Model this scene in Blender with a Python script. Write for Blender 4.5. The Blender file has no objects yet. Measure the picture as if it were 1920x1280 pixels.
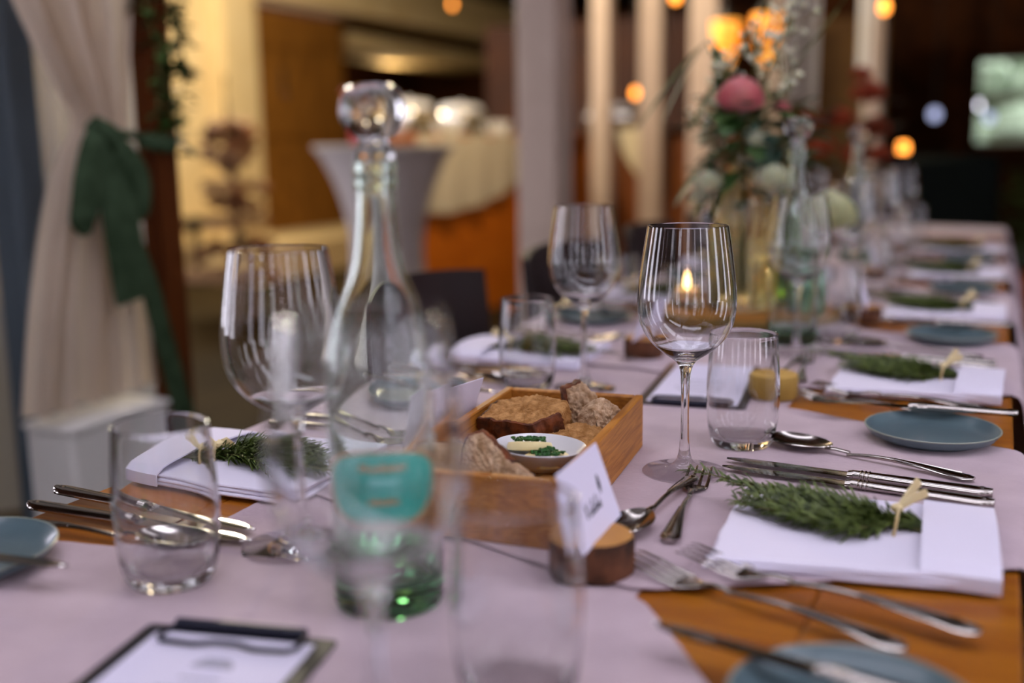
import bpy, math, random
from mathutils import Vector, Matrix, noise
random.seed(7)
C = bpy.context.scene
COL = C.collection
PI = math.pi
R = math.radians

# ---------------------------------------------------------------- camera
cam_d = bpy.data.cameras.new('camera')
cam = bpy.data.objects.new('camera', cam_d)
COL.objects.link(cam)
PITCH, YAW, ROLL = R(10.33), R(24.55), R(-0.80)
fw = Vector((-math.sin(YAW)*math.cos(PITCH), math.cos(YAW)*math.cos(PITCH), -math.sin(PITCH)))
rt0 = fw.cross(Vector((0, 0, 1))).normalized()
up0 = rt0.cross(fw)
up = up0*math.cos(ROLL) - rt0*math.sin(ROLL)
rt = rt0*math.cos(ROLL) + up0*math.sin(ROLL)
mw = Matrix((rt, up, -fw)).transposed().to_4x4()
mw.translation = Vector((0, 0, 1.04))
cam.matrix_world = mw
cam_d.sensor_width = 36
cam_d.lens = 1981/1920*36
cam_d.clip_start = 0.02
cam_d.dof.use_dof = True
cam_d.dof.focus_distance = 0.93
cam_d.dof.aperture_fstop = 2.0
C.camera = cam

# ---------------------------------------------------------------- world, exposure
w = bpy.data.worlds.new('sky')
C.world = w
w.use_nodes = True
nt = w.node_tree
bg = nt.nodes['Background']
bg.inputs[0].default_value = (0.86, 0.82, 0.95, 1)
bg.inputs[1].default_value = 6.8
C.view_settings.view_transform = 'Standard'
C.view_settings.look = 'None'
C.view_settings.gamma = 1
C.view_settings.exposure = 0.0
cy = C.cycles
cy.max_bounces = 24
cy.transmission_bounces = 24
cy.transparent_max_bounces = 24
cy.diffuse_bounces = 3
cy.glossy_bounces = 5
cy.sample_clamp_indirect = 4.0
cy.use_denoising = True
cy.caustics_refractive = True
cy.caustics_reflective = True
cy.blur_glossy = 0.3


def area(name, loc, rot, sx, sy, power, color):
    d = bpy.data.lights.new(name, 'AREA')
    d.shape = 'RECTANGLE'; d.size = sx; d.size_y = sy; d.energy = power; d.color = color
    o = bpy.data.objects.new(name, d); COL.objects.link(o)
    o.location = loc; o.rotation_euler = rot
    return o


def point(name, loc, power, color, radius=.05):
    d = bpy.data.lights.new(name, 'POINT')
    d.energy = power; d.color = color; d.shadow_soft_size = radius
    o = bpy.data.objects.new(name, d); COL.objects.link(o); o.location = loc
    return o


# the lamps of the hall: warm ceiling lamps above the entrance, the buffet and the kitchen
WARM = (1.0, .72, .38)
point('entrance_ceiling_light', (-4.8, 6.0, 2.6), 310, (1.0, .88, .67), .25)
point('kitchen_ceiling_light', (-7.3, 12.2, 2.0), 30, WARM, .2)
point('buffet_ceiling_light', (-2.3, 5.2, 2.6), 170, (1.0, .80, .52), .2)
point('back_ceiling_light', (-2.6, 11.5, 2.4), 16, WARM, .2)

# ---------------------------------------------------------------- helpers


def lin(c):
    if isinstance(c, str):
        c = tuple(int(c[i:i+2], 16)/255 for i in (0, 2, 4))
    return tuple(v/12.92 if v <= .04045 else ((v+.055)/1.055)**2.4 for v in c)


MATS = {}


def mat(name, col, rough=.5, metal=0, trans=0, ior=1.45, col2=None, scale=8, stretch=(1, 1, 1), detail=4, bump=0, bscale=None,
        emis=0, alpha=1, sheen=0, contrast=(.35, .65), coat=0, spec=.5, kind='noise', coords='Object', sss=0):
    m = bpy.data.materials.new(name)
    m.use_nodes = True
    n = m.node_tree; N = n.nodes; L = n.links
    b = N['Principled BSDF']
    c1 = (*lin(col), 1)
    b.inputs['Base Color'].default_value = c1
    b.inputs['Roughness'].default_value = rough
    b.inputs['Metallic'].default_value = metal
    b.inputs['Transmission Weight'].default_value = trans
    b.inputs['IOR'].default_value = ior
    b.inputs['Alpha'].default_value = alpha
    b.inputs['Coat Weight'].default_value = coat
    b.inputs['Specular IOR Level'].default_value = spec
    if sss:
        b.inputs['Subsurface Weight'].default_value = sss
        b.inputs['Subsurface Radius'].default_value = (.02, .01, .005)
        b.inputs['Subsurface Scale'].default_value = .3
    if sheen:
        b.inputs['Sheen Weight'].default_value = sheen
    if emis:
        b.inputs['Emission Color'].default_value = c1
        b.inputs['Emission Strength'].default_value = emis
    tc = None
    if col2 is not None or bump:
        tc = N.new('ShaderNodeTexCoord')
        mp = N.new('ShaderNodeMapping'); mp.inputs['Scale'].default_value = stretch
        L.new(tc.outputs[coords], mp.inputs[0])
        t = N.new('ShaderNodeTexNoise'); t.inputs['Scale'].default_value = scale; t.inputs['Detail'].default_value = detail
        if kind == 'wood':
            t.inputs['Distortion'].default_value = 1.6
        L.new(mp.outputs[0], t.inputs['Vector'])
    if col2 is not None:
        r = N.new('ShaderNodeValToRGB')
        r.color_ramp.elements[0].position = contrast[0]; r.color_ramp.elements[1].position = contrast[1]
        r.color_ramp.elements[0].color = c1; r.color_ramp.elements[1].color = (*lin(col2), 1)
        L.new(t.outputs['Fac'], r.inputs[0]); L.new(r.outputs[0], b.inputs['Base Color'])
        if emis:
            L.new(r.outputs[0], b.inputs['Emission Color'])
    if bump:
        t2 = N.new('ShaderNodeTexNoise'); t2.inputs['Scale'].default_value = bscale or scale; t2.inputs['Detail'].default_value = detail
        L.new(mp.outputs[0], t2.inputs['Vector'])
        bp = N.new('ShaderNodeBump'); bp.inputs['Strength'].default_value = bump; bp.inputs['Distance'].default_value = .002
        L.new(t2.outputs['Fac'], bp.inputs['Height']); L.new(bp.outputs[0], b.inputs['Normal'])
    MATS[name] = m
    return m


def glassmat(name, col=(1, 1, 1), ior=1.5, rough=0):
    m = bpy.data.materials.new(name); m.use_nodes = True
    N = m.node_tree.nodes; N.remove(N['Principled BSDF'])
    g = N.new('ShaderNodeBsdfGlass'); g.inputs['Color'].default_value = (*col, 1); g.inputs['IOR'].default_value = ior
    g.inputs['Roughness'].default_value = rough
    m.node_tree.links.new(g.outputs[0], N['Material Output'].inputs[0])
    return m


def sheermat(name, col, tr=.35, tl=.5):
    m = bpy.data.materials.new(name); m.use_nodes = True
    nt = m.node_tree; N = nt.nodes; L = nt.links; N.remove(N['Principled BSDF'])
    d = N.new('ShaderNodeBsdfDiffuse'); d.inputs[0].default_value = (*lin(col), 1)
    t = N.new('ShaderNodeBsdfTranslucent'); t.inputs[0].default_value = (*lin(col), 1)
    p = N.new('ShaderNodeBsdfTransparent')
    a = N.new('ShaderNodeMixShader'); a.inputs[0].default_value = tl
    b = N.new('ShaderNodeMixShader'); b.inputs[0].default_value = tr
    L.new(d.outputs[0], a.inputs[1]); L.new(t.outputs[0], a.inputs[2])
    L.new(a.outputs[0], b.inputs[1]); L.new(p.outputs[0], b.inputs[2])
    L.new(b.outputs[0], N['Material Output'].inputs[0])
    return m


class MB:
    """collects vertices and faces of one mesh"""

    def __init__(s):
        s.v = []; s.f = []; s.mi = []

    def add(s, v, f, mi=0, mx=None):
        n = len(s.v)
        s.v += [(mx @ Vector(p)) if mx is not None else Vector(p) for p in v]
        s.f += [tuple(i+n for i in q) for q in f]
        s.mi += [mi]*len(f)
        return s

    def box(s, c, d, rz=0, mi=0, bev=0, mx=None):
        x, y, z = (q/2 for q in d)
        if bev:
            b = min(bev, x*.9, y*.9, z*.9)
            vs = []; 
            for k, (zz, i) in enumerate(((-z, b), (-z+b, 0), (z-b, 0), (z, b))):
                for (sx, sy) in ((-1, -1), (1, -1), (1, 1), (-1, 1)):
                    vs.append((sx*(x-i-(b if i == 0 else 0)), sy*(y-i), zz)); vs.append((sx*(x-i), sy*(y-i-(b if i == 0 else 0)), zz))
            # order corner pairs so the ring runs round
            ring = [1, 0, 2, 3, 5, 4, 6, 7]
            ring = [0, 2, 3, 5, 4, 6, 7, 1]
            fs = []
            for k in range(3):
                for j in range(8):
                    a, b2 = ring[j], ring[(j+1) % 8]
                    fs.append((k*8+a, k*8+b2, (k+1)*8+b2, (k+1)*8+a))
            fs.append(tuple(reversed(ring))); fs.append(tuple(24+q for q in ring))
        else:
            vs = [(-x, -y, -z), (x, -y, -z), (x, y, -z), (-x, y, -z), (-x, -y, z), (x, -y, z), (x, y, z), (-x, y, z)]
            fs = [(0, 3, 2, 1), (4, 5, 6, 7), (0, 1, 5, 4), (1, 2, 6, 5), (2, 3, 7, 6), (3, 0, 4, 7)]
        m = Matrix.Translation(c) @ Matrix.Rotation(rz, 4, 'Z')
        if mx is not None:
            m = mx @ m
        return s.add(vs, fs, mi, m)

    def lathe(s, prof, n=48, c=(0, 0, 0), mi=0, sx=1, sy=1, wob=None, mx=None):
        vs = []; idx = []
        for (r, z) in prof:
            if r < 1e-6:
                idx.append([len(vs)]*n); vs.append((c[0], c[1], c[2]+z))
            else:
                row = []
                for j in range(n):
                    a = 2*PI*j/n
                    rr = r*(wob(a, z) if wob else 1)
                    row.append(len(vs)); vs.append((c[0]+rr*sx*math.cos(a), c[1]+rr*sy*math.sin(a), c[2]+z))
                idx.append(row)
        fs = []
        for k in range(len(prof)-1):
            A, B = idx[k], idx[k+1]
            for j in range(n):
                q = [A[j], A[(j+1) % n], B[(j+1) % n], B[j]]
                u = []
                for t in q:
                    if t not in u:
                        u.append(t)
                if len(u) > 2:
                    fs.append(tuple(u))
        return s.add(vs, fs, mi, mx)

    def tube(s, pts, rad, n=8, mi=0, flat=1.0, upv=(0, 0, 1), cap=True, mx=None):
        """tube along points; rad number or list of r or (rw, rh); flat squashes along upv"""
        P = [Vector(p) for p in pts]; m = len(P)
        if not isinstance(rad, (list, tuple)):
            rad = [rad]*m
        vs = []; U = Vector(upv)
        for i, p in enumerate(P):
            t = (P[min(i+1, m-1)]-P[max(i-1, 0)])
            t = t.normalized() if t.length > 1e-9 else Vector((0, 0, 1))
            side = t.cross(U)
            if side.length < 1e-4:
                side = t.cross(Vector((1, 0, 0)))
            side.normalize(); u = side.cross(t).normalized()
            r = rad[i]; rw, rh = r if isinstance(r, tuple) else (r, r*flat)
            for j in range(n):
                a = 2*PI*j/n
                vs.append(p+side*rw*math.cos(a)+u*rh*math.sin(a))
        fs = [(i*n+j, i*n+(j+1) % n, (i+1)*n+(j+1) % n, (i+1)*n+j) for i in range(m-1) for j in range(n)]
        if cap:
            fs.append(tuple(reversed(range(n)))); fs.append(tuple((m-1)*n+j for j in range(n)))
        return s.add(vs, fs, mi, mx)

    def grid(s, fn, nu, nv, th=0, mi=0, mx=None):
        """surface fn(u,v); with th a second layer fn offset along its normal closes it into a sheet"""
        V = [[Vector(fn(i/nu, j/nv)) for j in range(nv+1)] for i in range(nu+1)]
        vs = [p for r_ in V for p in r_]
        W = nv+1
        fs = [(i*W+j, (i+1)*W+j, (i+1)*W+j+1, i*W+j+1) for i in range(nu) for j in range(nv)]
        if th:
            nrm = []
            for i in range(nu+1):
                for j in range(nv+1):
                    a = V[min(i+1, nu)][j]-V[max(i-1, 0)][j]; b = V[i][min(j+1, nv)]-V[i][max(j-1, 0)]
                    q = a.cross(b); nrm.append(q.normalized() if q.length > 1e-12 else Vector((0, 0, 1)))
            k = len(vs)
            vs += [p-q*th for p, q in zip(vs, nrm)]
            fs += [tuple(reversed([q+k for q in f])) for f in fs[:nu*nv]]
            edge = [(i*W, (i+1)*W) for i in range(nu)] + [(nu*W+j, nu*W+j+1) for j in range(nv)]
            edge += [((i+1)*W+nv, i*W+nv) for i in range(nu)] + [(j+1, j) for j in range(nv)]
            fs += [(b, a, a+k, b+k) for a, b in edge]
        return s.add(vs, fs, mi, mx)

    def prism(s, poly, z0, z1, mi=0, mx=None):
        n = len(poly)
        vs = [(x, y, z0) for x, y in poly]+[(x, y, z1) for x, y in poly]
        fs = [tuple(reversed(range(n))), tuple(range(n, 2*n))]+[(i, (i+1) % n, n+(i+1) % n, n+i) for i in range(n)]
        return s.add(vs, fs, mi, mx)

    def build(s, name, mats, parent=None, smooth=True, loc=None, rz=0, angle=40):
        me = bpy.data.meshes.new(name)
        me.from_pydata([tuple(p) for p in s.v], [], s.f)
        if not isinstance(mats, (list, tuple)):
            mats = [mats]
        for m in mats:
            me.materials.append(m)
        if len(mats) > 1:
            me.polygons.foreach_set('material_index', s.mi)
        if smooth:
            me.polygons.foreach_set('use_smooth', [True]*len(me.polygons))
            me.set_sharp_from_angle(angle=R(angle))
        me.update()
        o = bpy.data.objects.new(name, me); COL.objects.link(o)
        if parent is not None:
            o.parent = parent
        if loc:
            o.location = loc
        o.rotation_euler.z = rz
        return o


def tag(o, label, cat, group=None, kind=None):
    o['label'] = label; o['category'] = cat
    if group:
        o['group'] = group
    if kind:
        o['kind'] = kind
    return o


def thing(name, label, cat, loc=(0, 0, 0), rz=0, group=None):
    o = bpy.data.objects.new(name, None); COL.objects.link(o)
    o.empty_display_size = .02
    o.location = loc; o.rotation_euler.z = rz
    return tag(o, label, cat, group)


def struct(o, label=None):
    o['kind'] = 'structure'
    if label:
        o['label'] = label
    return o


def copy_tree(o, parent=None):
    c = o.copy(); COL.objects.link(c); c.parent = parent
    for ch in list(o.children):
        copy_tree(ch, c)
    return c


class Kind:
    """first call places the prototype itself, later calls copy it with its parts"""

    def __init__(s, maker, cat, group):
        s.maker, s.cat, s.group, s.root = maker, cat, group, None

    def put(s, loc, rz, label, group=None, tilt=None):
        if s.root is None:
            s.root = s.maker(); o = s.root
        else:
            o = copy_tree(s.root)
        o.location = loc
        o.rotation_euler = (tilt[0], tilt[1], rz) if tilt else (0, 0, rz)
        return tag(o, label, s.cat, group or s.group)


def empty(name):
    o = bpy.data.objects.new(name, None); COL.objects.link(o); o.empty_display_size = .02
    return o


def fine(prof, n=3, ang=32, sup=.0005):
    """smooth a lathe profile between its corners and hold each corner with close rings"""
    P = [Vector((r, z, 0)) for r, z in prof]
    corner = [0]
    for i in range(1, len(P)-1):
        a = P[i]-P[i-1]; b = P[i+1]-P[i]
        if a.angle(b) > R(ang):
            corner.append(i)
    corner.append(len(P)-1)
    out = []
    for a, b in zip(corner, corner[1:]):
        run = P[a:b+1]
        q = spline(run, n) if len(run) > 2 else [run[0], run[1]]
        q = [Vector(v) for v in q]
        L0 = (q[1]-q[0]).length; L1 = (q[-1]-q[-2]).length
        if L0 > sup*2.5 and a != 0:
            q.insert(1, q[0].lerp(q[1], sup/L0))
        L1 = (q[-1]-q[-2]).length
        if L1 > sup*2.5:
            q.insert(-1, q[-1].lerp(q[-2], sup/L1))
        out += q[:-1]
    out.append(P[-1])
    return [(max(0, v.x) if v.x > 1e-5 else 0, v.y) for v in out]


def rounded(poly, r, n=4):
    out = []
    m = len(poly)
    for i in range(m):
        p0, p, p1 = (Vector(poly[(i+k) % m]) for k in (-1, 0, 1))
        a = p+(p0-p).normalized()*r; b = p+(p1-p).normalized()*r
        for k in range(n+1):
            t = k/n
            q = a*(1-t)**2+p*2*t*(1-t)+b*t*t
            out.append((q.x, q.y))
    return out


def interp(x, xs, ys):
    if x <= xs[0]:
        return ys[0]
    for i in range(len(xs)-1):
        if x <= xs[i+1]:
            t = (x-xs[i])/(xs[i+1]-xs[i]); return ys[i]*(1-t)+ys[i+1]*t
    return ys[-1]


def spline(pts, n=6):
    """Catmull-Rom through points of any dimension"""
    P = [Vector(p) for p in pts]
    P = [P[0]*2-P[1]]+P+[P[-1]*2-P[-2]]
    out = []
    for i in range(1, len(P)-2):
        for k in range(n):
            t = k/n
            a, b, c, d = P[i-1], P[i], P[i+1], P[i+2]
            out.append(.5*((2*b)+(c-a)*t+(2*a-5*b+4*c-d)*t*t+(3*b-a-3*c+d)*t**3))
    out.append(P[-2])
    return out


ORD = ['', 'nearest', 'second', 'third', 'fourth', 'fifth', 'sixth', 'seventh']

# ---------------------------------------------------------------- materials
M_glass = glassmat('clear_glass', (.985, .99, .99), 1.5)
M_bottle = glassmat('bottle_glass', (.985, .995, .99), 1.5)
b_ = M_bottle.node_tree
va_ = b_.nodes.new('ShaderNodeVolumeAbsorption'); va_.inputs[0].default_value = (.42, .72, .50, 1); va_.inputs[1].default_value = 55
b_.links.new(va_.outputs[0], b_.nodes['Material Output'].inputs[1])
M_green_glass = glassmat('mint_bottle_glass', (.80, .93, .86), 1.5)
M_water = glassmat('water', (.98, 1, .99), 1.33)
M_wood_table = mat('table_wood', 'a86814', .42, col2='8a4a08', scale=5, stretch=(1, 9, 1), kind='wood', detail=6, coat=.05, bump=.05)
M_wood_box = mat('box_wood', 'bc7c2e', .5, col2='965a18', scale=12, stretch=(6, 1, 14), kind='wood', detail=5, bump=.1)
M_cloth = mat('mauve_runner_cloth', 'b8a3aa', .9, sheen=.2, col2='ae99a2', scale=30, bump=.35, bscale=260)
M_cloth2 = mat('pale_runner_cloth', 'beaab2', .9, sheen=.2, col2='b4a0a8', scale=24, bump=.35, bscale=260)
M_napkin = mat('napkin_cotton', 'e2def0', .85, sheen=.15, bump=.12, bscale=90)
M_steel = mat('polished_steel', 'b8b2ac', .16, metal=1)
M_steel_b = mat('steel_blade', 'a8a4a0', .12, metal=1)
M_plate = mat('blue_grey_glaze', '4e6168', .3, col2='5a6e74', scale=14, coat=.2)
M_plate_rim = mat('plate_rim_glaze', '8c9488', .3)
M_leaf = mat('rosemary_green', '2e3e12', .45, col2='68783a', scale=120, contrast=(.38, .62))
M_stem = mat('rosemary_stem', '6a6a3a', .7)
M_raffia = mat('raffia', 'e2d2a4', .7, col2='ccb27c', scale=40)
M_bark = mat('bark', '24140c', .9, col2='6a4028', scale=60, bump=.9, detail=8)
M_logend = mat('cut_log_end', 'c08a48', .6, col2='a87438', scale=30)
M_palelog = mat('pale_log_side', 'a88840', .8, col2='8c6c2c', scale=30, bump=.4)
M_logend2 = mat('pale_log_end', 'c8a458', .6, col2='b48c44', scale=30)
M_bark2 = mat('pale_bark', '8a6c30', .8, col2='6e5424', scale=40, bump=.8)
M_paper = mat('card_paper', 'dcd8ec', .8)
M_ink = mat('ink', '1c1e24', .6)
M_ink_soft = mat('grey_print', '8a8a94', .7)
M_black = mat('black_board', '0c0c12', .45)
M_blackmetal = mat('black_wire', '16182a', .35, metal=.3)
M_label = mat('turquoise_print', '2aa294', .4, col2='4ab8a8', scale=20)
M_labelrim = mat('orange_print', 'c09468', .45)
M_labelpale = mat('pale_teal_print', '7cccc4', .45)
M_crumb = mat('bread_crumb', 'a88460', .95, col2='d2b494', scale=160, bump=1.0, bscale=420, detail=8)
M_crumb2 = mat('toasted_crumb', '94642e', .85, col2='c4935a', scale=120, bump=1.0, bscale=350, detail=8)
M_crust = mat('bread_crust', '3a1a08', .7, col2='7a3c12', scale=90, bump=.9, detail=8)
M_china = mat('white_china', 'dcdce0', .2, coat=.5)
M_butter = mat('butter', 'e8d8a0', .45)
M_chive = mat('chives', '1c4a1a', .5, col2='2e6a26', scale=300)
M_curtain = sheermat('sheer_curtain', 'e4d6c4', .10, .55)
M_curtain2 = sheermat('pale_curtain', 'a4a4a4', .10, .5)
M_velvet = mat('green_velvet', '2a3a26', .85, col2='3a4c36', scale=20, spec=.15)
M_post = mat('brown_post', '462008', .8, spec=.15, col2='582c08', scale=8, stretch=(8, 8, 1), kind='wood')
M_white = mat('white_paint', 'e0ded8', .6)
M_white_post = mat('white_post_paint', 'b09c8c', .6, col2='b8a494', scale=6)
M_cream = mat('cream_plaster', 'd8c090', .85, col2='d0b684', scale=3)
M_door = mat('old_door_wood', '6a4210', .8, spec=.2, col2='8a5a1c', scale=4, stretch=(1, 3, .6), kind='wood')
M_darkwood = mat('dark_kitchen_wood', '2c1608', .8, spec=.15, col2='4a260c', scale=3, stretch=(1, 2, 1), kind='wood')
M_counter = mat('counter_wood', 'b45c08', .7, spec=.2, col2='c46a10', scale=3, stretch=(1, 1, 4), kind='wood')
M_linen = mat('white_table_linen', 'c8bca0', .9, bump=.1, bscale=20)
M_stretch = mat('stretch_cover', 'b0a8a4', .8)
M_floor = mat('floor_boards', '2a2012', .8, spec=.08, col2='342a18', scale=2, stretch=(6, 1, 1), kind='wood')
M_ceiling = mat('ceiling_boards', '1c1208', .9, spec=.1, col2='241606', scale=2)
M_chair = mat('dark_chair_wood', '1c1416', .55, spec=.3, col2='261a1a', scale=10)
M_rust = mat('rust_petals', '8a2c14', .7, col2='b04a24', scale=30)
M_leafdark = mat('dark_leaf', '24401c', .5, col2='3c5a24', scale=20)
M_leafgrey = mat('eucalyptus_leaf', '3c5a4c', .6, col2='547060', scale=20)
M_pink = mat('pink_petals', 'e47c88', .6, col2='f0a09c', scale=40, sss=.3)
M_red = mat('red_petals', 'b0141c', .5)
M_whitepetal = mat('white_petals', 'dcdcc4', .6, col2='ccd0ac', scale=30, sss=.3)
M_greenpetal = mat('lime_petals', 'c8cc98', .6, col2='dcdcb4', scale=30, sss=.2)
M_slice = mat('slice_top', 'b8803c', .55, col2='9c6428', scale=14, kind='wood')
M_amber = mat('amber_lamp_glass', 'ffb044', .4, emis=1.5, col2='ff8a20', scale=12)
M_bulb = mat('bulb_glow', 'ff9838', .4, emis=5)
M_flame = mat('flame', 'ffd890', .4, emis=34)
M_wax = mat('candle_wax', 'f0d8b0', .5, sss=.5)
M_whitelight = mat('cool_spot_glow', 'b0b8e0', .4, emis=1.6)
M_steelpan = mat('chafing_steel', 'c0b8a8', .22, metal=1)
M_garden = mat('garden_leaves', '6e8466', .8, col2='a0b494', scale=6)
M_headchair = mat('dark_green_upholstery', '080e0a', .9, spec=.15)
M_terracotta = mat('terracotta', '7a3414', .8)

# ================================================================ STRUCTURE
TX0, TX1 = -.707, .031       # table edges
TZ = .75                     # top of the cloth


def slab(name, c, d, m, label=None):
    return struct(MB().box((0, 0, 0), d).build(name, m, smooth=False, loc=c), label)


slab('floor', (-1.5, 7, -.05), (15, 22, .1), M_floor)
slab('ceiling', (-5.4, 6.4, 3.05), (7.4, 18.2, .1), M_ceiling)
slab('ceiling', (.7, 3.1, 3.15), (4.8, 2.2, .04), M_ceiling)
slab('ceiling', (.7, -1.85, 3.15), (4.8, 1.7, .04), M_ceiling)  # closed roof ends, out of view, placed to trim the overhead light
struct(MB().box((0, 0, 0), (4.8, 8.6, .1)).build('ceiling', M_ceiling, smooth=False, loc=(.7, 8.4, 3.05)))
# unseen roof opened for overhead light, its rafters widened to leave narrow strips
rf = MB()
for i in range(6):
    rf.box((.7, -2.4+i*1.25, 3.02), (4.8, .80, .16))
for xx in (-1.6, .7, 3.0):
    rf.box((xx, .75, 3.05), (.12, 6.5, .12))
struct(rf.build('beam', M_post, smooth=False))
# right side of the hall, dark boards
slab('wall_right', (3.0, 8.6, 1.5), (.12, 8.0, 3), M_darkwood)
wq = MB().box((0, 1.0, .3), (.12, 7.2, .6)).box((0, 1.0, 2.9), (.12, 7.2, .2))  # unseen side openings added for daylight, wide piers make glass reflections streaky
for i in range(6):
    wq.box((0, -2.5+i*1.42, 1.5), (.12, 1.05, 3))
struct(wq.build('wall_right', M_post, smooth=False, loc=(3.0, 0, 0)))
# behind the camera: wall with tall windows, daylight through their openings
wr = MB()
for xx, ww in ((-5.3, .5), (-3.95, .9), (-2.6, .9), (-1.25, .9), (.1, .9), (1.45, .9), (2.7, .7)):
    wr.box((xx, 0, 1.5), (ww, .14, 3))
wr.box((-1.3, 0, 2.82), (8.5, .13, .36)); wr.box((-1.3, 0, .25), (8.5, .13, .5))
struct(wr.build('wall_rear', M_darkwood, smooth=False, loc=(0, -2.6, 0)))
for i, xx in enumerate((-4.6, -3.28, -1.92, -.58, .78, 2.05)):
    wf = MB()
    for z in (.52, 1.6, 2.62):
        wf.box((0, 0, z), (1.02, .05, .045))
    for s in (-.5, -.24, -.08, .08, .24, .5):  # extra upright bars added to break the window reflections into streaks
        wf.box((s, 0, 1.57), (.075, .05, 2.1))
    struct(wf.build('window_%d' % (i+1), M_post, smooth=False, loc=(xx, -2.6, 0)))
# unseen pier wall added on the left, splits the side light into narrow streaks
wl_ = MB().box((0, -.35, .3), (.12, 4.5, .6)).box((0, -.35, 2.8), (.12, 4.5, .4))
for i in range(6):
    wl_.box((0, -2.4+i*.84, 1.5), (.12, .48, 3))
struct(wl_.build('wall_left', M_post, smooth=False, loc=(-2.9, 0, 0)))
# left: cream hall wall, door, beam, kitchen alcove
slab('wall_left', (-6.46, 5.55, 1.5), (.12, 4.3, 3), M_cream)
struct(MB().box((0, 0, 1.5), (.24, .46, 3)).box((0, 0, .15), (.28, .5, .3)).build('pilaster', M_cream, smooth=False, loc=(-6.35, 7.9, 0)))
dr = MB().box((0, 0, 1.18), (.1, 1.55, 2.36))
for yy in (-.62, -.31, 0, .31, .62):
    dr.box((.055, yy, 1.18), (.02, .285, 2.3), bev=.006)
for zz in (.35, 1.25, 2.1):
    dr.box((.075, 0, zz), (.03, 1.5, .14), bev=.006)
dro = struct(dr.build('door_1', M_door, smooth=False, loc=(-6.4, 8.95, 0)))
MB().lathe([(0, 0), (.03, .0), (.035, .02), (.02, .035), (0, .04)], 16, mx=Matrix.Translation((.09, -.35, 1.6)) @ Matrix.Rotation(R(90), 4, 'Y')).box((.09, -.35, 1.72), (.02, .05, .22)).build('door_handle', M_steelpan, dro)
slab('beam', (-6.25, 11.8, 2.52), (.35, 7.6, .2), M_cream)
slab('wall_upper_left', (-6.46, 11.6, 2.8), (.12, 7.8, .4), M_cream)
slab('wall_kitchen', (-8.6, 12.3, 1.5), (.12, 6.2, 3), M_darkwood)
slab('wall_kitchen_side', (-7.5, 9.75, 1.5), (2.1, .12, 3), M_darkwood)
slab('trim_hood', (-6.9, 12.0, 2.22), (.9, 4.0, .16), M_cream)
slab('trim_shelf', (-8.3, 13.4, 1.75), (.4, 2.6, .12), M_counter)
slab('platform', (-5.9, 8.3, .14), (1.1, 3.0, .28), M_cream)
slab('wall_far', (-5.2, 15.2, 1.5), (7.0, .12, 3), M_darkwood)
slab('wall_corner', (-1.75, 13.9, 1.5), (.12, 2.7, 3), M_darkwood)
# far end wall around the garden window
fwl = MB()
fwl.box((-1.42, 0, 1.5), (1.96, .12, 3)); fwl.box((1.9, 0, 1.5), (2.2, .12, 3)); fwl.box((.18, 0, .51), (1.3, .12, 1.02)); fwl.box((.18, 0, 2.45), (1.3, .12, 1.1))
struct(fwl.build('wall_end', M_darkwood, smooth=False, loc=(.2, 12.6, 0)))
wn = MB()
for xx in (-.5, .15, .8):
    wn.box((xx, 0, 1.46), (.05, .06, .88))
for zz in (1.02, 1.5, 1.9):
    wn.box((.15, 0, zz), (1.3, .06, .05))
struct(wn.build('window_7', M_white, smooth=False, loc=(.2, 12.6, 0)))
# ochre wooden panels in front of the end wall
slab('partition', (-1.55, 10.6, 1.1), (1.1, .08, 2.2), mat('ochre_panel', '6a4410', .7, col2='7c541a', scale=3))
slab('wall_mid', (-3.4, 9.6, 1.1), (2.4, .1, 2.2), mat('red_brown_panel', '38180a', .7, col2='4a240c', scale=3))

# posts in a row beside the table
for i, (yy, ww, m) in enumerate(((1.80, .065, M_post), (3.98, .17, M_white_post), (6.55, .17, M_white_post), (8.75, .15, M_white_post))):
    b = MB().box((0, 0, 1.5), (ww, ww, 3), bev=.008)
    if i:
        b.box((0, 0, .08), (ww+.04, ww+.04, .16), bev=.01)
        b.box((-.02, .09, 1.5), (ww*.6, .05, 3), bev=.008)
    struct(b.build('column' if i else 'corner_post', m, smooth=False, loc=(-1.66, yy, 0)), 'brown wooden post behind the tied curtain' if i == 0 else None)
for (xx, yy, ww) in ((-2.41, 6.77, .12), (-2.12, 6.95, .15), (-1.02, 9.9, .12), (-.68, 6.5, .11)):
    struct(MB().box((0, 0, 1.5), (ww, ww, 3), bev=.008).box((0, 0, .08), (ww+.03, ww+.03, .16), bev=.01).build('column', M_white_post, smooth=False, loc=(xx, yy, 0)))

# garden outside the end window
gb = MB()
for k in range(60):
    c = Vector((random.uniform(-.9, 3.6), random.uniform(15.4, 16.8), random.uniform(.2, 2.5)))
    pr = [(0, -.4), (.3, -.28), (.42, 0), (.3, .28), (0, .4)]
    gb.lathe(pr, 10, c=c, wob=lambda a, z: 1+.25*math.sin(5*a+c.x*9+z*11))
tag(gb.build('garden_hedge', M_garden), 'bright green garden hedge outside the far window', 'hedge', kind='stuff')

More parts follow.
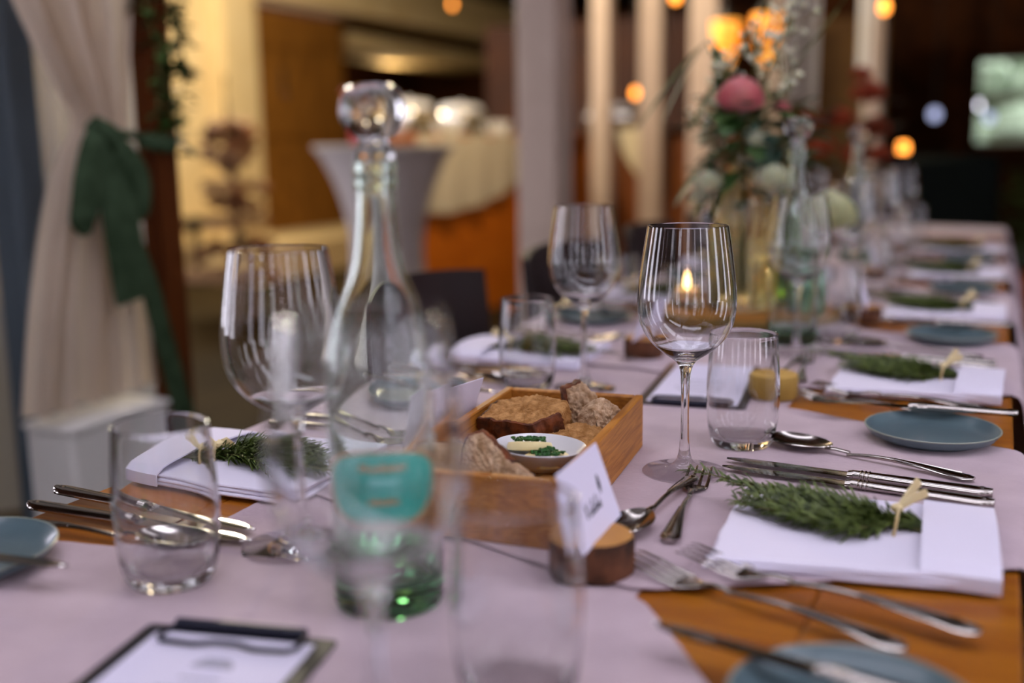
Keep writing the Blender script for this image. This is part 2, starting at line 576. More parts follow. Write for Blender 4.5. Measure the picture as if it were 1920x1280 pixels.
# ================================================================ BACKGROUND FURNITURE
# banquet table
tb = thing('banquet_table', 'long orange-brown wooden banquet table under the mauve cloth runners', 'table', (0, 0, 0))
bt = MB()
for i in range(6):
    wd = (TX1-TX0)/6
    bt.box((TX0+wd*(i+.5), 1.73, .7325), (wd-.0006, 4.5, .030), bev=.002)
bt.build('tabletop', M_wood_table, tb, smooth=False)
ap = MB()
ap.box((TX0+.06, 1.73, .675), (.025, 4.3, .085)); ap.box((TX1-.06, 1.73, .675), (.025, 4.3, .085))
ap.box(((TX0+TX1)/2, 3.87, .675), (.6, .025, .085)); ap.box(((TX0+TX1)/2, -.4, .675), (.6, .025, .085))
ap.build('apron', M_wood_table, tb, smooth=False)
for yy in (-.4, 1.73, 3.87):
    for xx in (TX0+.06, TX1-.06):
        MB().prism([(-.03, -.03), (.03, -.03), (.03, .03), (-.03, .03)], 0, .7175).build('leg', M_wood_table, tb, smooth=False, loc=(xx, yy, 0))

# centre runner
CX0, CX1 = -.552, -.200


def wav(x, y, s=1.0):
    return noise.noise(Vector((x*9*s, y*9*s, 3.1)))


def centre(u, v):
    y = -.42+u*4.38
    x0 = CX0+.006*wav(0, y, .5); x1 = CX1+.006*wav(5, y, .5)
    x = x0+(x1-x0)*v
    return (x, y, .7492+.0003*wav(x, y, 2))


cr = MB().grid(centre, 160, 16, th=-.0012)
tag(cr.build('table_runner', M_cloth), 'long mauve cloth runner down the middle of the table', 'table runner')


def cross_runner(label, yfL, yfC, yfR, ybL, ybC, ybR, hangL=.16, hangR=.17):
    """cloth strip laid across the table, both ends hanging over its edges"""
    xs = (TX0, CX1-.0, TX1)
    path = []
    rad = .014
    e0, e1 = TX0-.004, TX1+.004
    # s runs left hang -> top -> right hang
    z0 = .7510
    def pos(s):
        if s < .16:
            t = s/.16
            return e0-.008-.012*(1-t), z0-hangL+(hangL-rad)*t
        if s < .22:
            a = (s-.16)/.06*PI/2
            return e0-.008+rad*(1-math.cos(a))-0, z0-rad+rad*math.sin(a)
        if s < .78:
            t = (s-.22)/.56
            return (e0+.006)+(e1-e0-.012)*t, z0
        if s < .84:
            a = (s-.78)/.06*PI/2
            return e1-.006+rad*math.sin(a), z0-rad+rad*math.cos(a)
        t = (s-.84)/.16
        return e1+.008+.014*t, z0-rad-(hangR-rad)*t
    def fn(u, v):
        x, z = pos(u)
        xc = min(max(x, TX0), TX1)
        f = interp(xc, xs, (yfL, yfC, yfR)); b = interp(xc, xs, (ybL, ybC, ybR))
        f += .004*wav(x, f, 1.5); b += .004*wav(x+3, b, 1.5)
        y = f+(b-f)*v
        if u < .16 or u > .84:
            h = (z0-z)
            y += .015*math.sin(v*9+u*4)*h/.17
            x += (.016*math.sin(v*11)+.012*math.sin(v*5+1))*h/.17*(1 if u > .5 else -1)
        else:
            z += .0005*wav(x, y, 2.5)
        return (x, y, z)
    o = MB().grid(fn, 70, 26, th=-.0012).build('cross_runner', M_cloth2)
    return tag(o, label, 'table runner', 'mauve cloths laid across the table')


cross_runner('mauve cloth laid across the near end of the table, under the black clipboard', .08, .05, .02, .535, .632, .30)
cross_runner('mauve cloth across the table under the bread box and nearest right-hand knives', .76, .632, .766, 1.165, 1.17, 1.078)
for k in range(1, 6):
    o_ = .578*k
    cross_runner('mauve cloth across the table under the %s right-hand set of knives from the front' % ORD[k+1], .76+.595*k, .70+o_, .745+o_, 1.155+.595*k, 1.16+o_, 1.085+o_)

# chairs on the left side


def make_chair():
    t = empty('dining_chair')
    # local: back at -x, seat towards +x
    def back(u, v):
        y = (u-.5)*.43
        z = .50+v*.345
        x = -.20-.05*v+.05*(2*u-1)**2*(.6+.4*v)
        z -= .012*(2*u-1)**2*v
        return (x, y, z)
    MB().grid(back, 16, 8, th=.014).build('backrest', M_chair, t)
    MB().prism(rounded([(-.19, -.2), (.22, -.21), (.22, .21), (-.19, .2)], .06), .445, .465).build('seat', M_chair, t)
    for sx, sy in ((1, 1), (1, -1)):
        MB().tube([(.19*sx, .18*sy, .445), (.21*sx, .2*sy, 0)], .014, 8).build('leg', M_chair, t)
    for sy in (1, -1):
        MB().tube([(-.235, .17*sy, .62), (-.195, .17*sy, .46), (-.21, .19*sy, .2), (-.25, .2*sy, 0)], .014, 8).build('leg', M_chair, t)
    return t


K_chair = Kind(make_chair, 'chair', 'dark dining chairs along the left side of the table')
for k, yy in enumerate((.84, 1.46, 2.06, 2.66, 3.26)):
    if k: K_chair.put((-.60, yy, 0), R((0, 3, -3, 2, 0)[k]), ['dark wooden dining chair behind the glass carafe, nearest of the left-hand row',
                'dark dining chair with curved back, left of the gap behind the stemmed glass', 'dark dining chair directly behind the second left-hand wine glass',
                'dark dining chair, fourth along the left side of the table', 'dark dining chair, farthest along the left side of the table'][k])
# tall dark chair at the far head of the table
hc = thing('head_chair', 'tall dark green upholstered chair at the far head of the table', 'chair', (-.17, 4.75, 0))
MB().box((0, .22, .74), (.36, .07, .50), bev=.03).build('backrest', M_headchair, hc)
MB().box((0, 0, .47), (.38, .46, .10), bev=.03).build('seat', M_headchair, hc)
for sx in (-1, 1):
    for sy in (-1, 1):
        MB().tube([(.16*sx, .19*sy, .43), (.17*sx, .22*sy, 0)], .016, 8).build('leg', M_chair, hc)

# bar table with stretch cover
bar = thing('bar_table', 'round standing table under a pale waisted stretch cover', 'table', (-2.81, 4.64, 0))


def barprof(z):
    t = z/1.06
    return .36-.175*math.sin(PI*min(1, max(0, t)))**.75


MB().lathe([(barprof(z/40*1.06), z/40*1.06) for z in range(41)]+[(.35, 1.068), (0, 1.07)], 40, wob=lambda a, z: 1+.03*math.cos(4*a)*(1-z/1.1)).build('stretch_cover', M_stretch, bar)
MB().lathe([(0, .0), (.34, 0), (.34, .012), (0, .014)], 32).build('base', M_white, bar)
rv = thing('berry_vase', 'small red vase with berries on the waisted standing table', 'vase', (-2.95, 4.62, 1.07))
MB().lathe([(0, 0), (.028, 0), (.04, .04), (.03, .08), (.016, .1), (.02, .115), (0, .115)], 20).build('vase', M_red, rv)
fb = MB()
for k in range(14):
    p = (random.uniform(-.06, .06), random.uniform(-.05, .05), .14+random.uniform(0, .13))
    fb.lathe([(0, -.014), (.014, 0), (0, .014)], 8, c=p); fb.tube([(0, 0, .1), p], .0015, 4)
fb.build('berries', M_red, rv)

# buffet counter, cloths and dishes
bc = thing('buffet_counter', 'orange-brown wooden buffet counter behind the standing table', 'counter', (-3.0, 6.85, 0))
c_ = MB()
for k in range(12):
    c_.box((-.02, -1.50+k*.27, .55), (.04, .264, 1.1), bev=.004)
c_.build('front_panel', M_counter, bc, smooth=False)
MB().box((-.16, .0, 1.11), (.40, 3.3, .04), bev=.005).build('worktop', M_counter, bc, smooth=False)
MB().box((-.19, -1.60, .545), (.3, .04, 1.09)).build('side_panel', M_counter, bc, smooth=False)


def hem(y):
    return interp(y, (4.6, 5.1, 5.6, 6.1, 6.5, 6.85, 7.0, 7.15), (.80, .70, .67, .70, .78, .88, .92, 1.04))


def bcloth(u, v):
    y = 5.25+u*1.88
    if v < .35:
        return (-3.35+.38*v/.35, y, 1.136)
    t = (v-.35)/.65
    return (-2.963+.012*math.sin(y*17)*t, y, 1.136-(1.136-hem(y))*t)


tag(MB().grid(bcloth, 60, 20, th=.004).build('buffet_cloth', M_linen), 'white tablecloth hanging in a curve over the buffet counter front', 'tablecloth')
# counter further on, with the hanging triangular cloth corner
sc2 = thing('side_counter', 'brown wooden serving counter below the pointed white cloth', 'counter', (-2.1, 7.4, 0))
MB().box((0, 0, .56), (1.1, .6, 1.12), bev=.01).build('body', mat('brown_counter', '6a3408', .5, col2='7c4410', scale=4), sc2, smooth=False)
MB().box((0, 0, 1.14), (1.2, .7, .04), bev=.01).build('worktop', M_darkwood, sc2, smooth=False)


def tri(u, v):
    if v < .3:
        return (-2.24+(u-.5)*.34*(1.15), 7.5-.45*v/.3, 1.166)
    t = (v-.3)/.7
    wd = .30*(1-t**1.6)+.03
    return (-2.24+(u-.5)*wd+.03*t, 7.032-.008*math.sin(u*12), 1.166-.34*t)


tag(MB().grid(tri, 20, 16, th=.004).build('cloth_corner', M_linen), 'pointed white cloth corner hanging over the brown serving counter', 'cloth')


def make_chafer():
    t = empty('chafing_dish')
    MB().box((0, 0, .10), (.26, .36, .07), bev=.02).build('pan', M_steelpan, t)
    lid = MB()
    lid.lathe([(.19, .135), (.185, .160), (.165, .178), (.10, .186), (0, .188)], 24, sx=.68, sy=.95)
    lid.lathe([(0, .185), (.012, .188), (.016, .20), (0, .206)], 12)
    lid.build('lid', M_china, t)
    for sx in (-1, 1):
        for sy in (-1, 1):
            MB().tube([(.12*sx, .16*sy, .08), (.13*sx, .17*sy, 0)], .008, 6).build('leg', M_steelpan, t)
    return t


K_ch = Kind(make_chafer, 'chafing dish', 'chafing dishes on the buffet')
K_ch.put((-3.18, 5.55, 1.141), 0, 'chafing dish with pale lid, left one on the buffet cloth')
K_ch.put((-3.18, 6.22, 1.141), 0, 'chafing dish with pale lid, middle one on the buffet cloth')
K_ch.put((-2.55, 7.4, 1.16), R(90), 'chafing dish with pale lid seen between the white columns')


def make_cup():
    t = empty('buffet_bowl')
    MB().lathe([(0, 0), (.025, 0), (.03, .01), (.05, .05), (.055, .08), (.05, .078), (.028, .014), (0, .012)], 20).build('bowl', M_china, t)
    return t


K_cup = Kind(make_cup, 'bowl', 'small white bowls at the buffet edge')
for i, (dx, yy) in enumerate(((-.10, 5.30), (-.12, 5.82), (-.08, 5.94), (-.1, 6.50), (-.08, 6.64))):
    K_cup.put((-3.0+dx, yy, 1.141), 0, 'small white bowl, %s from the left along the buffet edge' % ('first', 'second', 'third', 'fourth', 'fifth')[i])

# plant stand / driftwood decoration before the cream wall
st = thing('wooden_decoration_stand', 'tiered rustic wooden stand with dried flowers before the cream wall', 'decoration stand', (-4.3, 5.28, 0))
sm_ = MB()
sm_.tube([(0, 0, 0), (.02, 0, .6), (-.01, .01, 1.15), (.0, 0, 1.5)], [.05, .035, .025, .01], 8)
for z, r in ((.30, .30), (.62, .20), (.84, .17), (1.02, .15)):
    sm_.lathe([(0, z-.03), (r, z-.03), (r*.95, z+.03), (0, z+.03)], 14, wob=lambda a, zz: 1+.15*math.sin(3*a+zz*9))
sm_.build('tiers', mat('driftwood', '6a5038', .85, col2='8a6a48', scale=12), st)
dt = MB()
for k in range(60):
    a = random.uniform(0, 6.28); z = random.choice((.4, .7, .95, 1.1)); r = random.uniform(.03, .22)*(1.3-z*.6)
    dt.lathe([(0, -.045), (.05, -.015), (.055, .015), (0, .045)], 8, c=(r*math.cos(a), r*math.sin(a), z+random.uniform(0, .12)))
dt.build('dried_flowers', mat('dried_flower_tone', '5a3418', .8, col2='8a5c34', scale=10), st)['kind'] = 'stuff'
gv = thing('small_dark_speaker', 'small dark box standing low at the foot of the cream wall', 'box', (-5.9, 6.75, 0))
MB().box((0, 0, .48), (.12, .24, .10), bev=.01).box((0, 0, .22), (.05, .05, .44)).box((0, 0, .01), (.2, .2, .02)).build('body', M_black, gv, smooth=False)

# ---- curtain, bow and ribbon by the post
PX = -1.66


def curtain(u, v):
    # v 0 top .. 1 bottom ; u across
    z = 2.9-v*2.36
    if z > 1.09:
        t = (z-1.09)/(2.9-1.09)
        yl = 1.60-.95*t**.95; yr = 1.70+.065*min(1, t*4)
    else:
        t = (1.09-z)/(1.09-.54)
        yl = 1.60-.19*t**.55; yr = 1.70+.055*t**.5
    y = yl+(yr-yl)*u
    wd = (yr-yl)
    x = PX-.01+.020*math.sin(u*34+1.2*math.sin(v*5))*min(1, wd/.16+.25)+.012*math.sin(u*71+v*3)
    y += .010*math.sin(u*50+v*6)*min(1, wd/.2)
    return (x, y, z)


cu = tag(MB().grid(curtain, 150, 70).build('sheer_curtain', M_curtain), 'sheer greige curtain gathered by a dark green bow at the post', 'curtain')


def curtain2(u, v):
    z = 2.9-v*2.75
    y = 1.30+u*1.15-.10*v*u
    return (-2.25+.035*math.sin(u*40+.6*math.sin(v*4)), y, z)


tag(MB().grid(curtain2, 120, 30).build('hanging_drape', M_curtain2), 'pale grey straight drape hanging behind the tied curtain', 'curtain')
struct(MB().box((0, 0, 1.5), (.09, .09, 3), bev=.01).build('column', mat('slate_post', '56646e', .5), smooth=False, loc=(-2.02, 1.74, 0)))
wb = thing('white_planter_box', 'white box standing low beneath the tied curtain', 'planter', (-1.69, 1.605, 0))
MB().box((0, 0, .25), (.13, .27, .50), bev=.008).build('box', M_white, wb, smooth=False)
MB().box((0, 0, .505), (.14, .28, .012), bev=.004).build('lid', M_white, wb, smooth=False)

bw = thing('green_bow', 'dark green velvet bow and ribbon tying the curtain to the post', 'bow', (PX+.005, 1.610, 1.075))


def rib(name, pts, rad, n=14):
    P = spline(pts, 8)
    L_ = len(P)
    rr = []
    for i in range(L_):
        t = i/(L_-1)*(len(rad)-1)
        k = min(int(t), len(rad)-2); f = t-k
        a, b = rad[k], rad[k+1]
        rr.append((a[0]*(1-f)+b[0]*f, a[1]*(1-f)+b[1]*f))
    m = MB().tube(P, rr, n, upv=(1, 0, .0))
    # creases along the length
    for i in range(L_):
        for j in range(n):
            q = m.v[i*n+j]-P[i]
            m.v[i*n+j] = P[i]+q*(1+.16*math.cos(4*2*PI*j/n+i*.15))
    m.build(name, M_velvet, bw)


rib('knot', [(.035, -.03, .025), (.045, 0, .0), (.035, .015, -.03)], [(.018, .02), (.024, .022), (.018, .02)])
rib('bow_loop', [(.03, -.0, .01), (.05, -.035, -.02), (.055, -.065, -.09), (.05, -.085, -.155), (.035, -.07, -.15), (.03, -.03, -.06), (.02, 0, 0)], [(.02, .012), (.032, .014), (.035, .014), (.03, .014), (.026, .012), (.02, .01), (.014, .01)])
rib('bow_loop', [(.03, 0, .0), (.05, .03, -.03), (.055, .062, -.09), (.045, .07, -.15), (.03, .055, -.12), (.025, .02, -.03)], [(.016, .012), (.026, .012), (.03, .014), (.026, .012), (.022, .01), (.014, .01)])
rib('ribbon_tail', [(.04, 0, -.01), (.05, .002, -.10), (.055, .012, -.2), (.05, .03, -.33)], [(.018, .01), (.035, .012), (.045, .012), (.052, .009)])
rib('ribbon_tail', [(.03, .01, -.02), (.03, .045, -.16), (.035, .09, -.30), (.03, .135, -.45), (.03, .19, -.66)], [(.012, .008), (.018, .008), (.022, .009), (.03, .009), (.034, .008)])
rib('tie_band', [(.03, 0, .0), (.045, .05, .004), (.04, .11, -.004), (.035, .16, -.008)], [(.018, .012), (.008, .008), (.009, .008), (.014, .008)])
rib('tie_band', [(.036, .09, -.006), (.046, .13, -.012), (.046, .19, -.016)], [(.012, .006), (.016, .007), (.018, .007)])

# leaf garland on the post
gr = thing('leaf_garland', 'dark green leaf garland hanging down the brown post', 'garland', (PX+.04, 1.82, 2.9))
gm = MB(); gs = MB()


def leaf(mb, p, d, L, W, fold=.25, n=5, droop=0, upv=None):
    """pointed leaf from p along d"""
    d = Vector(d).normalized()
    s = d.cross(Vector(upv) if upv else Vector((0, 0, 1)))
    if s.length < .01:
        s = Vector((1, 0, 0))
    s.normalize(); u = s.cross(d)
    vs = []; fs = []
    for i in range(n+1):
        t = i/n
        c = Vector(p)+d*L*t-Vector((0, 0, 1))*droop*L*t*t
        wd = W*math.sin(PI*min(1, t*.92+.06))**.8*.5 if 0 < i < n else W*.04
        vs += [c-s*wd+u*wd*fold, c, c+s*wd+u*wd*fold]
    for i in range(n):
        a = i*3
        fs += [(a, a+1, a+4, a+3), (a+1, a+2, a+5, a+4)]
    mb.add(vs, fs)


for strand, (dy, zl) in enumerate(((0, 1.84), (.035, 1.70), (-.03, 1.80), (-.055, 1.78), (.015, 1.83))):
    P = [(.01*math.sin(i*.8+strand), dy+.012*math.sin(i*1.3+strand), -zl*i/30) for i in range(31)]
    gs.tube(P, .002, 5)
    for i in range(1, 31):
        for k in range(6):
            a = random.uniform(0, 2*PI)
            q = Vector(P[i])+Vector((0, 0, random.uniform(-.03, .03)))
            leaf(gm, q, (math.cos(a), math.sin(a), random.uniform(-.8, .3)), random.uniform(.026, .05), .027)
gs.build('stems', M_stem, gr); gm.build('leaves', M_leafdark, gr)

# ---- hanging amber lamps, bulbs


def make_lamp():
    t = empty('hanging_lamp')
    MB().lathe([(0, -.13), (.02, -.12), (.045, -.06), (.06, 0), (.072, .08), (.074, .12), (.07, .125), (.06, .10), (0, .10)], 24, wob=lambda a, z: 1+.04*math.cos(10*a)).build('lamp_shade', M_amber, t)
    MB().lathe([(0, .12), (.05, .12), (.04, .16), (.012, .2), (0, .2)], 16).tube([(0, 0, .19), (0, 0, 1.42)], .004, 5).build('cord', M_black, t)
    return t


K_lamp = Kind(make_lamp, 'lamp', 'glowing amber hanging lamps')
K_lamp.put((-1.33, 5.64, 1.55), 0, 'glowing amber hanging lamp above the willow leaves, left of the pair')
K_lamp.put((-1.14, 5.73, 1.58), 0, 'glowing amber hanging lamp behind the white blossoms, right of the pair')


def make_bulb():
    t = empty('glowing_bulb')
    MB().lathe([(0, -.03), (.016, -.02), (.02, 0), (.014, .02), (.008, .03), (0, .03)], 14).build('bulb', M_bulb, t)
    MB().lathe([(0, .03), (.009, .03), (.009, .05), (0, .05)], 8).tube([(0, 0, .05), (0, 0, 1.35)], .0025, 4).build('cord', M_black, t)
    return t


K_bulb = Kind(make_bulb, 'light bulb', 'small glowing bulbs hung behind the table')
K_bulb.put((-1.15, 4.05, 1.60), 0, 'small warm bulb hanging at the top, left of the amber lamps')
K_bulb.put((-.43, 4.38, 1.55), 0, 'small warm bulb at the top, near the dark right background')
K_bulb.put((-4.2, 8.1, 2.22), 0, 'small warm bulb below the cream hood over the kitchen')


def make_candle():
    t = empty('candle_glass')
    MB().lathe(fine([(0, 0), (.030, 0), (.036, .006), (.038, .030), (.037, .052), (.0352, .052), (.0362, .030), (.034, .010), (0, .008)]), 32).build('holder', M_glass, t)
    MB().lathe([(0, .0095), (.024, .0095), (.024, .030), (.022, .031), (0, .030)], 20).build('wax', M_wax, t)
    MB().lathe([(0, .031), (.0045, .034), (.0070, .040), (.0048, .049), (.0015, .057), (0, .060)], 14).build('flame', M_flame, t)
    return t


K_can = Kind(make_candle, 'candle', 'small glass candle holders with lit tealights')
ZS = .772  # top of the wood slice
K_can.put((-.468, 1.742, ZS), 0, 'lit tealight glass on the wood slice, glowing through the front stemmed glass')
vt = thing('amber_votive', 'small amber glass votive glowing orange above the far end of the table', 'candle', (-.33, 4.30, 1.005))
MB().lathe([(0, 0), (.018, 0), (.021, .012), (.020, .03), (.014, .04), (0, .04)], 20).build('glass', M_bulb, vt)
point('tealight_glow', (-.468, 1.742, ZS+.064), .2, (1.0, .42, .12), .001)
st2 = thing('candle_stand', 'slim metal stand holding the orange votive', 'candle stand', (-.33, 4.30, 0))
MB().lathe([(0, 0), (.10, 0), (.10, .012), (.012, .02), (.008, .05), (.008, .97), (.04, 1.0), (.04, 1.005), (0, 1.005)], 20).build('stand', M_blackmetal, st2)
K_bulb.put((-1.9, 5.89, 1.34), 0, 'small warm bulb hanging low between the white columns')

# cool round lights far behind


def make_spot():
    t = empty('spot_lamp')
    MB().lathe([(0, -.05), (.03, -.04), (.046, 0), (.03, .04), (0, .05)], 16).build('globe', M_whitelight, t)
    MB().tube([(0, 0, .045), (0, 0, 1.7)], .005, 5).build('cord', M_black, t)
    return t


K_spot = Kind(make_spot, 'lamp', 'cool white globe lamps far behind')
K_spot.put((-.52, 9.87, 1.28), 0, 'cool white globe lamp in the dark area left of the far window')
K_spot.put((-.11, 11.73, 1.28), 0, 'cool white globe lamp at the lower left of the far window')

# hanging white streamers


def make_streamer():
    t = empty('fabric_streamer')
    MB().grid(lambda u, v: ((u-.5)*.09*(1-.2*v), .012*math.sin(u*11), -v*1.6), 10, 12, th=.004).build('fabric', M_white, t)
    return t


K_str = Kind(make_streamer, 'fabric streamer', 'white fabric streamers hanging from the ceiling')
for i, (xx, yy, zb) in enumerate(((-1.27, 7.35, 1.33), (-1.16, 7.37, 1.27), (-.71, 6.3, 1.42))):
    K_str.put((xx, yy, zb+1.6), 0, 'pale fabric streamer ending above the table, %s' % ('left one of the pair', 'right one of the pair', 'beside the warm-lit column')[i])

# ================================================================ FLOWERS
ZT = .751


def blob_flower(mb, c, r, n=36, petal=.9, flat=.7):
    c = Vector(c)
    for k in range(n):
        t = (k+.5)/n
        ph = math.acos(1-1.35*t); a = k*2.39996
        d = Vector((math.sin(ph)*math.cos(a), math.sin(ph)*math.sin(a), math.cos(ph)*flat))
        b = c+d*r*.62
        s = d.cross(Vector((0, 0, 1))).normalized() if abs(d.z) < .98 else Vector((1, 0, 0))
        u = (Vector((0, 0, 1))-d*d.z).normalized() if abs(d.z) < .98 else Vector((0, 1, 0))
        w_ = r*.42*petal
        vs = [b-s*w_*.5-u*w_*.5, b+s*w_*.5-u*w_*.5, b+d*r*.32+s*w_*.62+u*w_*.2, b+d*r*.40+u*w_*.75, b+d*r*.32-s*w_*.62+u*w_*.2]
        mb.add(vs, [(0, 1, 2, 3, 4)])
    mb.lathe([(0, -r*.5), (r*.55, -r*.2), (r*.66, r*.1), (r*.4, r*.45), (0, r*.55)], 12, c=c)


# wood slice
sl = thing('wood_slice', 'round bark-edged wood slice carrying the vases and tealight', 'wood slice', (-.375, 1.765, .7508))
MB().lathe([(0, 0), (.145, 0), (.15, .004), (.15, .018), (.146, .0212), (0, .0212)], 48, wob=lambda a, z: 1+.02*math.sin(5*a)+.01*math.sin(13*a)).build('slice', M_slice, sl)
MB().lathe([(.147, .0), (.155, .004), (.156, .016), (.149, .0205)], 48, wob=lambda a, z: 1+.02*math.sin(5*a)+.012*math.sin(13*a)).build('bark', M_bark2, sl)

# ribbed glass vase
va = thing('ribbed_glass_vase', 'tall ribbed pale glass vase holding the pink flower bouquet', 'vase', (-.375, 1.742, ZS))
rb = lambda a, z: 1+.035*math.cos(18*a)
MB().lathe([(0, 0), (.040, 0), (.045, .006), (.046, .17), (.043, .195), (.026, .22), (.019, .245), (.021, .262), (.0195, .262), (.0165, .245), (.0235, .218), (.040, .192), (.0425, .17), (.0415, .012), (0, .008)], 72, wob=rb).build('glass', glassmat('ribbed_glass', (.93, .90, .78), 1.45), va)
MB().lathe([(0, .0082), (.0418, .0125), (.0427, .12), (0, .12)], 72, wob=rb).build('water', M_water, va)

bq = thing('flower_bouquet', 'mixed bouquet with pink ranunculus, willow leaves and white sprays', 'bouquet', (-.375, 1.742, ZS))
stems = MB(); gl = MB(); el = MB(); wl = MB(); wp = MB(); pk = MB(); rd = MB(); gp = MB()
top = Vector((-.0, 0, .245))


def stem(to, bend=.02, r=.0016):
    to = Vector(to)
    mid = (top+to)/2+Vector((0, 0, bend))
    P = spline([(to.x*-.15, to.y*-.15, .03), (0, 0, .15), tuple(top), tuple(mid), tuple(to)], 5)
    stems.tube(P, r, 5)
    return P


WILLOW = (((-.440, 1.728, 1.205), (-.535, 1.67, 1.085), .026), ((-.408, 1.735, 1.16), (-.455, 1.70, 1.075), .028), ((-.425, 1.73, 1.20), (-.412, 1.72, 1.10), .024),
          ((-.42, 1.72, 1.03), (-.475, 1.68, .955), .026), ((-.36, 1.73, 1.17), (-.345, 1.73, 1.28), .02), ((-.39, 1.72, 1.0), (-.44, 1.66, .94), .026), ((-.335, 1.74, 1.12), (-.30, 1.74, 1.04), .026))
# flower positions in world -> local
def loc_(p):
    return Vector(p)-Vector((-.375, 1.742, ZS))


rose = loc_((-.374, 1.690, 1.108)); stem(rose)
blob_flower(pk, rose, .037, 80, 1.0, 1.0)
pk2 = MB(); r2 = loc_((-.318, 1.74, 1.095)); stem(r2); blob_flower(pk2, r2, .016, 24)
rd1 = loc_((-.405, 1.70, 1.108)); stem(rd1, r=.001); blob_flower(rd, rd1, .010, 16)
wf_ = loc_((-.34, 1.68, 1.045)); stem(wf_); blob_flower(wp, wf_, .022, 30)
for (p, r) in (((-.315, 1.66, .985), .032), ((-.415, 1.66, .98), .026), ((-.435, 1.69, .955), .022)):
    q = loc_(p); stem(q); blob_flower(wp, q, r, 36)
# willow leaves, long and arching to the left
for (s0, e0, wd) in WILLOW:
    q = loc_(s0); e = loc_(e0); stem(q, r=.0012)
    leaf(wl, q, e-q, (e-q).length, wd, n=10, droop=.12)
    leaf(wl, q, (e-q)+Vector((.03, .03, .01)), (e-q).length*.8, wd*.8, n=8, droop=.2)
# eucalyptus & foliage mass
for k in range(110):
    a = random.uniform(0, 2*PI); r = random.uniform(.01, .085); z = random.uniform(.22, .34)
    leaf(gl, (r*math.cos(a), r*math.sin(a), z), (math.cos(a), math.sin(a), random.uniform(-.5, .8)), random.uniform(.03, .07), random.uniform(.02, .035), droop=.2)
for k in range(34):
    p = loc_((random.uniform(-.36, -.31), random.uniform(1.66, 1.74), random.uniform(.95, 1.06)))
    leaf(el, p, (random.uniform(-1, 1), random.uniform(-1, 1), random.uniform(-.5, .8)), .032, .026)
stem(loc_((-.33, 1.7, 1.05)))
# white gypsophila / blossom sprays
sp = []
for (c, rx, rz, n) in (((-.43, 1.70, 1.10), .022, .05, 26), ((-.40, 1.70, 1.165), .025, .03, 22), ((-.35, 1.70, 1.205), .04, .03, 34), ((-.32, 1.70, 1.185), .03, .04, 20), ((-.30, 1.69, 1.145), .025, .03, 16), ((-.30, 1.7, 1.235), .03, .025, 14), ((-.41, 1.7, 1.05), .03, .04, 18), ((-.345, 1.7, 1.15), .02, .02, 8)):
    cc = loc_(c); stem(cc, r=.001)
    for k in range(n):
        q = cc+Vector((random.gauss(0, rx*.6), random.gauss(0, .02), random.gauss(0, rz*.6)))
        stems.tube([cc-Vector((0, 0, .03)), q], .0005, 4)
        rr = random.uniform(.003, .0055)
        wp.lathe([(0, -rr), (rr, -rr*.2), (rr*.8, rr*.5), (0, rr)], 6, c=q)
# long grass stem to the upper right
gs_ = loc_((-.246, 1.80, 1.25)); P_ = stem(gs_, r=.0014)
for k in range(10):
    q = P_[-1-k]; leaf(gl, q, (.5, 0, .8), .03, .006)
stems.build('stems', M_stem, bq); gl.build('foliage', M_leafdark, bq); el.build('eucalyptus_leaves', M_leafgrey, bq); wl.build('willow_leaves', M_leafdark, bq)
wp.build('white_blossoms', M_whitepetal, bq); pk.build('pink_flower', M_pink, bq); pk2.build('pink_flower', M_pink, bq); rd.build('red_flower', M_red, bq)

# small mint bottle with lime-white flower
mb_ = thing('mint_glass_bottle', 'small mint glass bottle on the wood slice holding a pale flower', 'bottle', (-.268, 1.722, ZS))
MB().lathe([(0, 0), (.026, 0), (.03, .005), (.03, .055), (.026, .07), (.014, .08), (.013, .1), (.015, .104), (.0135, .104), (.0115, .098), (.0125, .079), (.0245, .068), (.028, .054), (.028, .007), (0, .006)], 32).build('glass', M_green_glass, mb_)
fl = thing('pale_round_flower', 'pale lime-white round flower standing in the mint glass bottle', 'flower', (-.268, 1.722, ZS))
q = MB(); blob_flower(q, (.035, -.02, .155), .042, 90, .8, .9); q.build('bloom', M_greenpetal, fl)
MB().tube([(0, 0, .01), (0, 0, .1), (.03, -.016, .135)], .002, 6).build('stem', M_leafdark, fl)
# dark green second vase behind
dv = thing('green_glass_vase', 'olive green glass vase on the wood slice behind the stemmed glass', 'vase', (-.318, 1.815, ZS))
MB().lathe([(0, 0), (.026, 0), (.03, .005), (.032, .12), (.024, .155), (.014, .17), (.016, .19), (.0145, .19), (.0125, .17), (.022, .153), (.030, .12), (.028, .008), (0, .006)], 32).build('glass', glassmat('olive_glass', (.55, .68, .35), 1.5), dv)
lv = thing('leaf_sprig', 'round green leaf sprig standing in the olive vase', 'plant sprig', (-.318, 1.815, ZS))
q = MB()
for k in range(14):
    a = random.uniform(0, 6.28)
    leaf(q, (0, 0, .18+.01*k), (math.cos(a), math.sin(a), random.uniform(-.3, .7)), .045, .034, droop=.3)
q.build('leaves', mat('yellow_green_leaf', '6a6a18', .5), lv)
MB().tube([(0, 0, .01), (0, 0, .32)], .002, 5).build('stem', M_stem, lv)

